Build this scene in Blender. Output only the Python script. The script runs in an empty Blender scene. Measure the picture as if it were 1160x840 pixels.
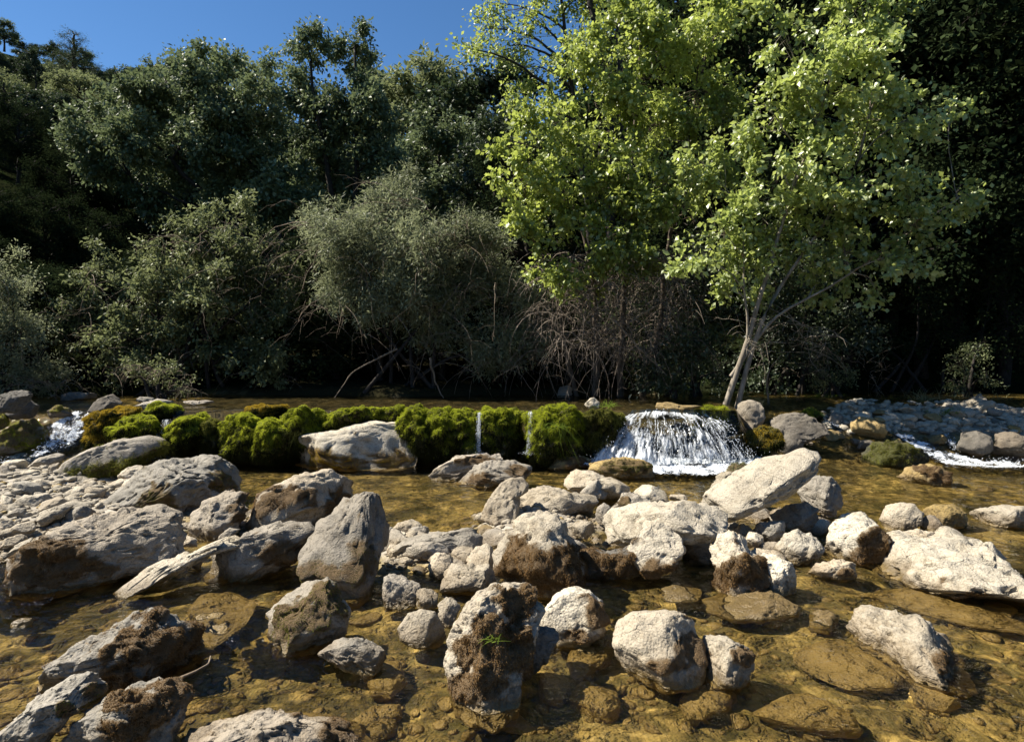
import bpy, math, random
import numpy as np
from mathutils import Vector

SC = bpy.context.scene
COL = SC.collection
RNG = np.random.default_rng(7)
random.seed(7)

# ------------------------------------------------------------------ camera
F_PX, CX, CY, CAM_H = 700.0, 580.0, 420.0, 1.5
PITCH = math.atan(15.0 / F_PX)
CP, SP = math.cos(PITCH), math.sin(PITCH)

def ray(px, py):
    px = np.asarray(px, float); py = np.asarray(py, float)
    X = (px - CX) / F_PX; U = -(py - CY) / F_PX
    return np.stack([X, CP + U * SP, -SP + U * CP], -1)

def at_z(px, py, z):
    d = ray(px, py); t = (z - CAM_H) / d[..., 2]
    p = d * t[..., None]; p[..., 2] += CAM_H
    return p

def at_y(px, py, y):
    d = ray(px, py); t = np.asarray(y, float) / d[..., 1]
    p = d * t[..., None]; p[..., 2] += CAM_H
    return p

def to_px(P):
    x = P[:, 0]; y = P[:, 1]; z = P[:, 2] - CAM_H
    dep = y * CP - z * SP; up = y * SP + z * CP
    dep = np.maximum(dep, 1e-3)
    return CX + F_PX * x / dep, CY - F_PX * up / dep

cam = bpy.data.cameras.new("camera")
cam.sensor_width = 36.0
cam.lens = 36.0 * F_PX / 1160.0
cam.clip_start = 0.05; cam.clip_end = 2000.0
cam_o = bpy.data.objects.new("camera", cam)
COL.objects.link(cam_o)
cam_o.location = (0, 0, CAM_H)
cam_o.rotation_euler = (math.pi / 2 - PITCH, 0, 0)
SC.camera = cam_o

# ------------------------------------------------------------------ light
TOSUN = Vector((-0.63, 0.11, 0.76)).normalized()
SUN_EL = math.asin(TOSUN.z); SUN_AZ = math.atan2(TOSUN.x, TOSUN.y)
sl = bpy.data.lights.new("sun", 'SUN')
sl.energy = 5.0; sl.angle = math.radians(0.53); sl.color = (1.0, 0.93, 0.81)
so = bpy.data.objects.new("sun", sl); COL.objects.link(so)
so.rotation_euler = TOSUN.to_track_quat('Z', 'Y').to_euler()
so.location = (-20, 5, 25)

W = bpy.data.worlds.new("World"); SC.world = W; W.use_nodes = True
nt = W.node_tree; nt.nodes.clear()
sky = nt.nodes.new("ShaderNodeTexSky"); sky.sky_type = 'NISHITA'
sky.sun_disc = False; sky.sun_elevation = SUN_EL; sky.sun_rotation = SUN_AZ
sky.altitude = 1200; sky.air_density = 1.0; sky.dust_density = 0.05; sky.ozone_density = 3.0
bg = nt.nodes.new("ShaderNodeBackground"); bg.inputs[1].default_value = 0.06
wo = nt.nodes.new("ShaderNodeOutputWorld")
hs_ = nt.nodes.new("ShaderNodeHueSaturation"); hs_.inputs["Saturation"].default_value = 1.18; nt.links.new(sky.outputs[0], hs_.inputs["Color"]); nt.links.new(hs_.outputs[0], bg.inputs[0]); nt.links.new(bg.outputs[0], wo.inputs[0])

SC.view_settings.view_transform = 'Standard'
SC.view_settings.look = 'None'
SC.view_settings.exposure = 1.26
SC.view_settings.gamma = 1.0
SC.view_settings.use_curve_mapping = False
SC.render.engine = 'CYCLES'
SC.cycles.use_denoising = True
SC.cycles.denoiser = 'OPENIMAGEDENOISE'
SC.cycles.max_bounces = 8
SC.cycles.diffuse_bounces = 3
SC.cycles.glossy_bounces = 3
SC.cycles.transmission_bounces = 4
SC.cycles.transparent_max_bounces = 24
SC.cycles.sample_clamp_indirect = 4.0

# ------------------------------------------------------------------ noise
def _hash(ix, iy, iz, seed):
    h = (ix.astype(np.int64) * 374761393 + iy.astype(np.int64) * 668265263 + iz.astype(np.int64) * 2147483647 + seed * 974711) & 0xFFFFFFFF
    h = ((h ^ (h >> 13)) * 1274126177) & 0xFFFFFFFF
    h = ((h ^ (h >> 16)) * 2246822519) & 0xFFFFFFFF
    return ((h ^ (h >> 15)) & 0xFFFFFF) / float(0xFFFFFF) * 2 - 1

def vnoise(p, seed=0):
    p = np.asarray(p, float); i = np.floor(p).astype(np.int64); f = p - i
    u = f * f * f * (f * (f * 6 - 15) + 10)
    x, y, z = i[:, 0], i[:, 1], i[:, 2]
    def L(a, b, t): return a + (b - a) * t
    c = [[[_hash(x + a, y + b, z + d, seed) for d in (0, 1)] for b in (0, 1)] for a in (0, 1)]
    ux, uy, uz = u[:, 0], u[:, 1], u[:, 2]
    return L(L(L(c[0][0][0], c[1][0][0], ux), L(c[0][1][0], c[1][1][0], ux), uy),
             L(L(c[0][0][1], c[1][0][1], ux), L(c[0][1][1], c[1][1][1], ux), uy), uz)

def fbm(p, octv=4, seed=0, gain=0.5, lac=2.03):
    p = np.asarray(p, float); s = 0; a = 1.0; t = 0
    for k in range(octv):
        s = s + a * vnoise(p, seed + k * 17); t += a
        a *= gain; p = p * lac + 3.7
    return s / t

def sstep(t):
    t = np.clip(t, 0, 1); return t * t * (3 - 2 * t)

# ------------------------------------------------------------------ mesh helpers
def make_mesh(name, verts, faces, mat=None, smooth=True, attrs=None, mats=None, fmat=None):
    """faces: list of (n,k) int arrays"""
    me = bpy.data.meshes.new(name)
    verts = np.ascontiguousarray(verts, np.float32)
    me.vertices.add(len(verts)); me.vertices.foreach_set("co", verts.ravel())
    faces = [np.asarray(f, np.int32) for f in faces if len(f)]
    nl = sum(f.size for f in faces); nf = sum(len(f) for f in faces)
    me.loops.add(nl); me.polygons.add(nf)
    me.loops.foreach_set("vertex_index", np.concatenate([f.ravel() for f in faces]))
    tot = np.concatenate([np.full(len(f), f.shape[1], np.int32) for f in faces])
    st = np.concatenate([[0], np.cumsum(tot)[:-1]]).astype(np.int32)
    me.polygons.foreach_set("loop_start", st)
    try: me.polygons.foreach_set("loop_total", tot)
    except Exception: pass
    me.polygons.foreach_set("use_smooth", np.full(nf, bool(smooth)))
    for m in (mats or ([mat] if mat else [])): me.materials.append(m)
    if fmat is not None: me.polygons.foreach_set("material_index", np.asarray(fmat, np.int32))
    for k, v in (attrs or {}).items():
        at = me.attributes.new(k, 'FLOAT', 'POINT')
        at.data.foreach_set("value", np.ascontiguousarray(v, np.float32))
    me.update(calc_edges=True)
    return me

def link(name, me, parent=None, loc=(0, 0, 0)):
    o = bpy.data.objects.new(name, me); COL.objects.link(o); o.location = loc
    if parent is not None: o.parent = parent
    return o

def tag(o, label, cat, group=None, kind=None):
    if label: o["label"] = label
    if cat: o["category"] = cat
    if group: o["group"] = group
    if kind: o["kind"] = kind
    return o

_ico = {}
def ico(n):
    if n not in _ico:
        import bmesh
        bm = bmesh.new(); bmesh.ops.create_icosphere(bm, subdivisions=n, radius=1.0)
        v = np.array([x.co[:] for x in bm.verts]); f = np.array([[a.index for a in p.verts] for p in bm.faces])
        bm.free(); v /= np.linalg.norm(v, axis=1, keepdims=True)
        _ico[n] = (v, f)
    return _ico[n]

def tubes(P, R, sides=4):
    """P (K,n,3) polylines, R (K,n) radii -> verts, quads"""
    K, n, _ = P.shape
    T = np.gradient(P, axis=1); T /= np.linalg.norm(T, axis=2, keepdims=True) + 1e-9
    ref = np.where(np.abs(T[:, :, 2:3]) > 0.9, np.array([1.0, 0, 0]), np.array([0, 0, 1.0]))
    A = np.cross(T, ref); A /= np.linalg.norm(A, axis=2, keepdims=True) + 1e-9
    B = np.cross(T, A)
    ang = np.arange(sides) / sides * 2 * np.pi
    V = P[:, :, None, :] + R[:, :, None, None] * (A[:, :, None, :] * np.cos(ang)[None, None, :, None] + B[:, :, None, :] * np.sin(ang)[None, None, :, None])
    idx = np.arange(K * n * sides).reshape(K, n, sides)
    a = idx[:, :-1, :]; b = np.roll(a, -1, axis=2); c = idx[:, 1:, :]; d = np.roll(c, -1, axis=2)
    q = np.stack([a, b, d, c], -1).reshape(-1, 4)
    return V.reshape(-1, 3), q

class Acc:
    """collects verts / quads / tris of one mesh"""
    def __init__(s): s.v = []; s.q = []; s.t = []; s.n = 0; s.a = {}
    def add(s, v, q=None, t=None, **at):
        s.v.append(v)
        if q is not None and len(q): s.q.append(np.asarray(q) + s.n)
        if t is not None and len(t): s.t.append(np.asarray(t) + s.n)
        for k, x in at.items(): s.a.setdefault(k, []).append(np.broadcast_to(x, (len(v),)))
        s.n += len(v)
    def mesh(s, name, mat, smooth=True, origin=(0, 0, 0)):
        v = np.concatenate(s.v) - np.asarray(origin)
        f = []
        if s.q: f.append(np.concatenate(s.q))
        if s.t: f.append(np.concatenate(s.t))
        return make_mesh(name, v, f, mat, smooth, {k: np.concatenate(x) for k, x in s.a.items()})

def unit(v): return v / (np.linalg.norm(v, axis=-1, keepdims=True) + 1e-9)
# ------------------------------------------------------------------ materials
class NT:
    def __init__(s, name):
        s.m = bpy.data.materials.new(name); s.m.use_nodes = True
        s.t = s.m.node_tree; s.t.nodes.clear()
        s.out = s.t.nodes.new("ShaderNodeOutputMaterial")
    def n(s, typ, **kw):
        nd = s.t.nodes.new("ShaderNode" + typ)
        for k, v in kw.items():
            if k.startswith("i_"):
                key = k[2:]; key = int(key) if key.isdigit() else key.replace("_", " ")
                s.set(nd, key, v)
            else: setattr(nd, k, v)
        return nd
    def set(s, nd, key, v):
        if hasattr(v, "is_output"): s.t.links.new(v, nd.inputs[key])
        else: nd.inputs[key].default_value = v
    def noise(s, vec, scale, detail=4, rough=0.55, dist=0.0):
        return s.n("TexNoise", i_Vector=vec, i_Scale=scale, i_Detail=detail, i_Roughness=rough, i_Distortion=dist).outputs[0]
    def vor(s, vec, scale, feature='F1'):
        return s.n("TexVoronoi", feature=feature, i_Vector=vec, i_Scale=scale).outputs[0]
    def math(s, op, a, b=0.0, clamp=False):
        nd = s.n("Math", operation=op, use_clamp=clamp); s.set(nd, 0, a); s.set(nd, 1, b); return nd.outputs[0]
    def rng(s, x, a, b, c=0.0, d=1.0):
        nd = s.n("MapRange", i_0=x, i_1=a, i_2=b, i_3=c, i_4=d); return nd.outputs[0]
    def mix(s, f, a, b, mode='MIX'):
        nd = s.n("Mix", data_type='RGBA', blend_type=mode)
        s.set(nd, 0, f)
        for k, v in ((6, a), (7, b)):
            if not hasattr(v, "is_output") and len(v) == 3: v = (*v, 1)
            s.set(nd, k, v)
        return nd.outputs[2]
    def ramp(s, x, stops):
        nd = s.n("ValToRGB", i_0=x); e = nd.color_ramp.elements
        while len(e) < len(stops): e.new(0.5)
        for k, (p, c) in enumerate(stops): e[k].position = p; e[k].color = (*c, 1) if len(c) == 3 else c
        return nd.outputs[0]
    def attr(s, name): return s.n("Attribute", attribute_name=name).outputs[2]
    def bump(s, h, strength, dist, normal=None):
        nd = s.n("Bump", i_Strength=strength, i_Distance=dist, i_Height=h)
        if normal is not None: s.set(nd, "Normal", normal)
        return nd.outputs[0]
    def bsdf(s, col, rough=0.7, normal=None, spec=0.3):
        nd = s.n("BsdfPrincipled", i_Base_Color=col if hasattr(col, "is_output") else (*col, 1), i_Roughness=rough)
        nd.inputs["Specular IOR Level"].default_value = spec
        if normal is not None: s.set(nd, "Normal", normal)
        return nd
    def surf(s, sh): s.t.links.new(sh if hasattr(sh, "is_output") else sh.outputs[0], s.out.inputs[0]); return s.m

def rock_mat(name, c_dark, c_mid, c_light, wetband=True, moss_hi=(0.22, 0.14, 0.062), algae=(0.19, 0.13, 0.042)):
    t = NT(name)
    geo = t.n("NewGeometry"); pos = geo.outputs["Position"]
    rnd = t.n("ObjectInfo").outputs["Random"]
    n1 = t.noise(pos, 5, 6, 0.6, 0.4); n2 = t.noise(pos, 38, 6, 0.65); n3 = t.noise(pos, 160, 3, 0.6)
    vor = t.vor(pos, 75)
    mixn = t.math('ADD', t.math('MULTIPLY', n1, 0.55), t.math('MULTIPLY', n2, 0.45))
    col = t.ramp(mixn, [(0.34, c_dark), (0.47, c_mid), (0.62, c_light)])
    # warm and cool drift from stone to stone
    col = t.mix(t.math('MULTIPLY', t.math('POWER', rnd, 1.5), 0.38), col, (0.32, 0.235, 0.145))
    rnd2 = t.math('FRACT', t.math('MULTIPLY', rnd, 7.31))
    hs = t.n("HueSaturation", i_Value=t.rng(rnd2, 0, 1, 0.72, 1.12), i_Color=col); col = hs.outputs[0]
    # joints and bedding cracks
    wp = t.mix(0.12, pos, t.n("TexNoise", i_Vector=pos, i_Scale=4.0, i_Detail=4.0).outputs[1])
    mpc = t.n("Mapping", i_Vector=wp); mpc.inputs["Scale"].default_value = (1, 1, 2.2); mpc.inputs["Rotation"].default_value = (.35, .2, .4)
    ck = t.vor(mpc.outputs[0], 5.5, 'DISTANCE_TO_EDGE')
    ckm = t.math('MULTIPLY', t.rng(ck, 0.0, 0.030, 1, 0), t.rng(n2, .46, .60))
    col = t.mix(t.math('MULTIPLY', ckm, 0.40), col, (0.06, 0.048, 0.034))
    # pits, lichen specks
    pit = t.rng(t.noise(pos, 95, 3, 0.6), 0.36, 0.46, 1, 0)
    col = t.mix(t.math('MULTIPLY', pit, 0.55), col, (0.10, 0.085, 0.06))
    lic = t.rng(t.noise(pos, 11, 5, 0.7), 0.56, 0.66)
    col = t.mix(t.math('MULTIPLY', lic, 0.45), col, (0.14, 0.12, 0.085))
    z = t.n("SeparateXYZ", i_0=pos).outputs[2]
    wob = t.math('MULTIPLY', t.math('SUBTRACT', n1, 0.5), 0.10)
    zz = t.math('ADD', z, wob)
    rough = 0.82
    if wetband:
        stain = t.rng(zz, 0.12, 0.02)
        col = t.mix(t.math('MULTIPLY', stain, 0.55), col, (0.20, 0.13, 0.055))
        alg = t.rng(zz, 0.035, 0.0)
        ac = t.mix(n2, algae, tuple(min(1, 1.7 * x) for x in algae))
        col = t.mix(t.math('MULTIPLY', alg, 0.85), col, ac)
        wet = t.rng(t.math('ADD', zz, t.math('MULTIPLY', t.math('SUBTRACT', n2, .5), .12)), 0.085, 0.02)
        col = t.mix(t.math('MULTIPLY', t.math('MULTIPLY', wet, t.rng(z, -.03, .01)), 0.62), col, (0.035, 0.025, 0.012))
        rough = t.rng(wet, 0, 1, 0.82, 0.35)
    mm = t.attr("moss")
    nse = t.math('ADD', t.math('MULTIPLY', t.math('SUBTRACT', n2, 0.5), 1.4), t.math('MULTIPLY', t.math('SUBTRACT', n1, 0.5), 1.2))
    st = t.rng(t.math('ADD', mm, nse), 0.0, 0.75)
    col = t.mix(t.math('MULTIPLY', st, 0.65), col, (0.13, 0.095, 0.055))
    mm2 = t.rng(t.math('ADD', mm, nse), 0.42, 0.95)
    mc = t.mix(t.noise(pos, 60, 4, 0.7), (0.065, 0.043, 0.022), moss_hi)
    col = t.mix(mm2, col, mc)
    h = t.math('ADD', t.math('MULTIPLY', n2, 0.6), t.math('MULTIPLY', n3, 0.25))
    h = t.math('ADD', h, t.math('MULTIPLY', vor, 0.25))
    h = t.math('SUBTRACT', h, t.math('MULTIPLY', ckm, 0.5))
    h2 = t.math('ADD', h, t.math('MULTIPLY', mm2, t.math('MULTIPLY', n3, 1.5)))
    nrm = t.bump(h2, 0.75, 0.022)
    b = t.bsdf(col, rough, nrm, 0.35)
    return t.surf(b)

M = {}
M['lime'] = rock_mat("pale_limestone", (0.16, 0.132, 0.094), (0.37, 0.325, 0.245), (0.55, 0.495, 0.395))
M['white'] = rock_mat("white_limestone", (0.22, 0.19, 0.14), (0.46, 0.415, 0.325), (0.64, 0.585, 0.475))
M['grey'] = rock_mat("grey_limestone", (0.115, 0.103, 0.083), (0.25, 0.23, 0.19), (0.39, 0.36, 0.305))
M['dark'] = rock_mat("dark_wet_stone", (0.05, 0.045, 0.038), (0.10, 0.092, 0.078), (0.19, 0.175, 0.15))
M['ochre'] = rock_mat("algae_coated_stone", (0.11, 0.076, 0.026), (0.27, 0.19, 0.064), (0.46, 0.33, 0.13))
M['mossrock'] = rock_mat("moss_covered_stone", (0.012, 0.012, 0.006), (0.025, 0.028, 0.010), (0.05, 0.055, 0.018), wetband=False, moss_hi=(0.07, 0.095, 0.012))

def blade_mat(name, c0, c1, trans=0.35, tint=1.3):
    t = NT(name)
    v = t.attr("var")
    col = t.mix(v, c0, c1)
    d = t.n("BsdfDiffuse", i_Color=col)
    tr = t.n("BsdfTranslucent", i_Color=t.mix(0.5, col, tuple(min(1, tint * x) for x in c1)))
    mx = t.n("MixShader", i_0=trans, i_1=d.outputs[0], i_2=tr.outputs[0])
    return t.surf(mx)

def leaf_mat(name, c0, c1, trans=0.4, tc=None, gloss=0.05, rough=0.45):
    t = NT(name)
    v = t.attr("var")
    col = t.mix(v, c0, c1)
    d = t.n("BsdfDiffuse", i_Color=col)
    tr = t.n("BsdfTranslucent", i_Color=t.mix(0.6, col, tc or c1))
    mx = t.n("MixShader", i_0=trans, i_1=d.outputs[0], i_2=tr.outputs[0])
    g = t.n("BsdfGlossy", i_Color=(1, 1, 1, 1), i_Roughness=rough)
    mx2 = t.n("MixShader", i_0=gloss, i_1=mx.outputs[0], i_2=g.outputs[0])
    return t.surf(mx2)

M['moss_green'] = blade_mat("green_moss", (0.075, 0.10, 0.010), (0.44, 0.48, 0.045), 0.42)
M['moss_orange'] = blade_mat("orange_moss", (0.16, 0.12, 0.014), (0.46, 0.32, 0.04))
M['moss_brown'] = blade_mat("brown_moss", (0.060, 0.036, 0.016), (0.25, 0.155, 0.068), 0.25)
M['moss_olive'] = blade_mat("olive_moss", (0.055, 0.06, 0.013), (0.21, 0.21, 0.045))
M['moss_dark'] = blade_mat("shade_dark_wet_moss", (0.010, 0.012, 0.005), (0.036, 0.040, 0.011), 0.15)  # wet moss tone with the mounds' side shade put into it
M['grass'] = blade_mat("green_grass", (0.05, 0.08, 0.012), (0.20, 0.27, 0.045))
M['straw'] = blade_mat("pale_sedge", (0.14, 0.14, 0.07), (0.34, 0.34, 0.18))

M['leaf_poplar'] = leaf_mat("pale_green_leaves", (0.15, 0.20, 0.045), (0.40, 0.47, 0.15), 0.45, (0.54, 0.63, 0.15), 0.07, 0.45)
M['leaf_yellow'] = leaf_mat("yellow_green_leaves", (0.12, 0.165, 0.032), (0.34, 0.40, 0.10), 0.48, (0.52, 0.60, 0.12), 0.05)
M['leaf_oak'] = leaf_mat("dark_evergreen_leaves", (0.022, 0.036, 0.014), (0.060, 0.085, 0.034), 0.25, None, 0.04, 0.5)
M['leaf_deep'] = leaf_mat("shade_darkened_leaves", (0.012, 0.020, 0.009), (0.034, 0.048, 0.020), 0.15, None, 0.0, 0.5)  # evergreen leaf tone darkened, forest shade put into the colour
M['leaf_mid'] = leaf_mat("mid_green_leaves", (0.05, 0.078, 0.028), (0.20, 0.245, 0.115), 0.30, None, 0.04, 0.5)
M['leaf_willow'] = leaf_mat("grey_green_leaves", (0.09, 0.105, 0.052), (0.31, 0.34, 0.19), 0.40, None, 0.025, 0.5)
M['leaf_shrub'] = leaf_mat("shrub_leaves", (0.055, 0.075, 0.026), (0.24, 0.27, 0.12), 0.38, None, 0.025, 0.5)

def bark_mat(name, c0, c1):
    t = NT(name)
    pos = t.n("TexCoord").outputs["Object"]
    mp = t.n("Mapping", i_Vector=pos); mp.inputs["Scale"].default_value = (1, 1, 0.25)
    n = t.noise(mp.outputs[0], 22, 6, 0.65); n2 = t.noise(pos, 4, 3)
    col = t.mix(t.rng(t.math('ADD', t.math('MULTIPLY', n, .6), t.math('MULTIPLY', n2, .4)), 0.36, 0.64), c0, c1)
    return t.surf(t.bsdf(col, 0.85, t.bump(n, 0.6, 0.015), 0.2))
M['bark'] = bark_mat("brown_bark", (0.045, 0.034, 0.024), (0.15, 0.12, 0.09))
M['bark_pale'] = bark_mat("pale_grey_bark", (0.11, 0.09, 0.065), (0.33, 0.29, 0.23))
M['bark_dark'] = bark_mat("dark_bark", (0.015, 0.012, 0.010), (0.05, 0.042, 0.034))
M['twig'] = bark_mat("dry_twig", (0.10, 0.075, 0.05), (0.26, 0.21, 0.155))
M['twig_pale'] = bark_mat("bleached_twig", (0.20, 0.17, 0.13), (0.44, 0.39, 0.32))
M['twig_red'] = bark_mat("hanging_dead_twig", (0.11, 0.088, 0.068), (0.28, 0.232, 0.185))

def white_mat(name, lo, hi, fine=60, stretch=1.0, k1=1.5, k2=1.1):
    """aerated water: opaque white where full of bubbles, clear between"""
    t = NT(name)
    pos = t.n("NewGeometry").outputs["Position"]
    a = t.attr("foam")
    mp = t.n('Mapping', i_Vector=pos); mp.inputs['Scale'].default_value = (1, 1, stretch); sp = mp.outputs[0]
    n = t.noise(sp, fine, 4, 0.6)
    n2 = t.noise(sp, 14, 4, 0.6, 0.6)
    m = t.math('ADD', a, t.math('ADD', t.math('MULTIPLY', t.math('SUBTRACT', n, 0.5), k1), t.math('MULTIPLY', t.math('SUBTRACT', n2, 0.5), k2)))
    m = t.rng(m, lo, hi)
    d = t.bsdf(t.mix(n, (0.48, 0.53, 0.58), (0.86, 0.88, 0.90)), 0.35, t.bump(n, 0.6, 0.02), 0.5)
    tr = t.n("BsdfTransparent", i_Color=(0.93, 0.94, 0.93, 1))
    gl = t.n("BsdfGlossy", i_Roughness=0.08)
    fr = t.n("Fresnel", i_IOR=1.33)
    w = t.n("MixShader", i_0=fr.outputs[0], i_1=tr.outputs[0], i_2=gl.outputs[0])
    mx = t.n("MixShader", i_0=m, i_1=w.outputs[0], i_2=d.outputs[0])
    return t.surf(mx)
M['white_fall'] = white_mat("falling_white_water", 0.10, 1.25, 55, .16, 1.3, 1.2)
M['white_foam'] = white_mat("white_foam", 0.35, 0.80, 45)
t = NT("thin_falling_water"); d_ = t.bsdf((0.75, 0.79, 0.83), 0.2, None, 0.5); tr_ = t.n("BsdfTransparent"); nn_ = t.noise(t.n("NewGeometry").outputs["Position"], 40, 3, .6)
M['thread'] = t.surf(t.n("MixShader", i_0=t.rng(nn_, .40, .66, .0, .7), i_1=tr_.outputs[0], i_2=d_.outputs[0]))
t = NT("water_drops"); M['drops'] = t.surf(t.bsdf((0.86, 0.89, 0.92), 0.2, None, 0.5))

def water_mat():
    t = NT("clear_stream_water")
    geo = t.n("NewGeometry"); pos = geo.outputs["Position"]
    mp = t.n("Mapping", i_Vector=pos); mp.inputs["Scale"].default_value = (1.0, 1.5, 1.0); mp.inputs["Rotation"].default_value = (0, 0, 0.5)
    a = t.noise(mp.outputs[0], 7, 3, 0.55, 0.8); b = t.noise(mp.outputs[0], 26, 3, 0.6, 0.5)
    h = t.math('ADD', a, t.math('MULTIPLY', b, 0.35))
    nrm = t.bump(h, 0.30, 0.10)
    fr = t.n("Fresnel", i_IOR=1.33, i_Normal=nrm)
    tr = t.n("BsdfRefraction", i_Color=(0.97, 0.94, 0.82, 1), i_Roughness=0.0, i_IOR=1.33)
    gl = t.n("BsdfGlossy", i_Roughness=0.03, i_Normal=nrm)
    mx = t.n("MixShader", i_0=fr.outputs[0], i_1=tr.outputs[0], i_2=gl.outputs[0])
    return t.surf(mx)
M['water'] = water_mat()

def ground_mat():
    t = NT("riverbed_and_soil")
    pos = t.n("NewGeometry").outputs["Position"]
    n1 = t.noise(pos, 2.2, 5, 0.6, 0.5); n2 = t.noise(pos, 14, 5, 0.65); n3 = t.noise(pos, 60, 4, 0.6)
    v = t.n("TexVoronoi", i_Vector=t.mix(0.10, pos, t.n("TexNoise", i_Vector=pos, i_Scale=9.0).outputs[1]), i_Scale=11.0)
    cell = v.outputs[1]; dist = v.outputs[0]
    cv = t.n("SeparateColor", i_0=cell).outputs[0]
    bed = t.ramp(t.math('ADD', t.math('MULTIPLY', n1, 0.6), t.math('MULTIPLY', n2, 0.4)),
                 [(0.34, (0.03, 0.025, 0.011)), (0.46, (0.115, 0.084, 0.030)), (0.56, (0.39, 0.275, 0.09)), (0.68, (0.62, 0.46, 0.19))])
    bed = t.mix(t.math('MULTIPLY', t.rng(cv, 0.2, 1.0), 0.5), bed, (0.10, 0.085, 0.025))
    # weed growing in streaks along the current
    mp = t.n("Mapping", i_Vector=pos); mp.inputs["Rotation"].default_value = (0, 0, 0.6); mp.inputs["Scale"].default_value = (5, 1, 1)
    weed = t.rng(t.noise(mp.outputs[0], 7, 5, 0.7, 0.6), 0.50, 0.64)
    bed = t.mix(t.math('MULTIPLY', weed, 0.55), bed, (0.07, 0.062, 0.014))
    grav = t.ramp(t.math('ADD', t.math('MULTIPLY', cv, 0.5), t.math('MULTIPLY', n3, 0.5)), [(0.2, (0.10, 0.085, 0.062)), (0.5, (0.24, 0.21, 0.165)), (0.8, (0.38, 0.345, 0.285))])
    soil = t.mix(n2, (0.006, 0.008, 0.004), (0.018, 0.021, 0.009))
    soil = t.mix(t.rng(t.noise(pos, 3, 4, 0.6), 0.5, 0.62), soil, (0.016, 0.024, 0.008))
    wall_shade = t.mix(n3, (0.010, 0.010, 0.006), (0.042, 0.036, 0.018))  # dark weir rock, also the shade and reflection tone painted on the bed
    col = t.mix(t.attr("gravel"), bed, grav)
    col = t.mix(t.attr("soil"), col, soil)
    col = t.mix(t.attr("wall_shade"), col, wall_shade)
    h = t.math('ADD', t.math('MULTIPLY', dist, -0.9), t.math('MULTIPLY', n3, 0.5))
    b = t.bsdf(col, 0.75, t.bump(h, 0.8, 0.03), 0.25); t.set(b, 'Specular IOR Level', t.rng(t.attr('soil'), 0, 1, .25, 0.0)); return t.surf(b)
M['ground'] = ground_mat()
# ------------------------------------------------------------------ terrain and water
WZ = 0.72
def zone(x):
    """weir front y0(x) and length of the drop w(x)"""
    r = sstep((x - 3.2) / 0.8); l = sstep((-5.9 - x) / 0.6)
    y0 = 8.85 - 0.35 * r - 0.30 * l + 0.12 * np.sin(x * 1.3) + 0.06 * np.sin(x * 3.1 + 1)
    w = 0.30 + 2.9 * r + 2.0 * l
    return y0, w, r, l

def water_h(x, y):
    y0, w, r, l = zone(x)
    return WZ * sstep((y - y0) / w)

def bars(x, y):
    b = 0
    for cx, cy, rx, ry, h in ((-4.6, 5.9, 2.3, 1.7, .32), (-6.0, 7.3, 2.2, 1.1, .30), (-2.6, 5.6, 1.2, 0.8, .20), (0.3, 5.4, 1.1, 1.2, .24),
                              (1.5, 4.9, 1.3, 0.9, .22), (-0.95, 4.9, .7, .7, .21), (2.6, 5.6, 1.0, .8, .20), (-0.4, 4.5, .9, .55, .19), (4.6, 4.4, 1.6, .7, .12), (-7.6, 5.0, 2, 2.5, .35)):
        q = ((x - cx) / rx) ** 2 + ((y - cy) / ry) ** 2
        b = np.maximum(b, h * np.exp(-q * 1.1))
    return b

def bank_y(x):
    r = sstep((x - 2.6) / 1.5)
    return 12.7 + 0.35 * np.sin(x * 0.7) + 0.2 * np.sin(x * 1.9 + 2) - 1.35 * r

def terrain_h(x, y):
    sh = x.shape; x = x.ravel(); y = y.ravel()
    P = np.stack([x, y, np.zeros_like(x)], 1)
    y0, w, r, l = zone(x)
    wl = water_h(x, y)
    ramp = sstep((y - y0) / np.maximum(w, .3)); onramp = np.clip(4 * ramp * (1 - ramp), 0, 1) * np.maximum(r, l)
    depth = (0.17 + 0.20 * (wl > .6) + 0.12 * sstep((y - y0 + 1.2) / .6) * (wl < .05)) * (1 - onramp) + 0.05 * onramp
    n = fbm(P * 1.1, 4, 3) * 0.10 + fbm(P * 6, 3, 9) * 0.035
    z = wl - depth + n * (1 - 0.4 * onramp)
    z = z + bars(x, y) * (y < 8.3)
    q_ = ((x - 10.2) / 4.2) ** 2 + ((y - 10.7) / 1.7) ** 2; z = z + .15 * np.exp(-q_ ** 2) + .10 * np.exp(-(((x - 6.2) / 1.5) ** 2 + ((y - 11.4) / .9) ** 2))
    by = bank_y(x)
    slope = 0.36 + 0.20 * sstep((x + 4) / 14)
    rr_ = sstep((x - 2.6) / 1.5); bank = (0.50 - .36 * rr_) * sstep((y - by + .5) / .9) + (0.08 - .05 * rr_) * np.clip(y - by, 0, 3)
    hill = np.clip(y - 15.0, 0, None) * slope
    hill = np.where(hill > 32, 32 + (hill - 32) * 0.15, hill)
    z = z + bank + hill + fbm(P * 0.12, 3, 21) * 1.6 * sstep((y - 16) / 14)
    side_l = np.clip(-x - 9.5 - 0.15 * np.abs(y - 6), 0, None); side_r = np.clip(x - 14 - 0.1 * np.abs(y - 6), 0, None)
    z = z + 0.45 * np.minimum(side_l, 30) + 0.45 * np.minimum(side_r, 30)
    z = z + 0.5 * sstep((-1.0 - y) / 2) + 0.15 * np.clip(-3 - y, 0, 40)
    return z.reshape(sh)

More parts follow.
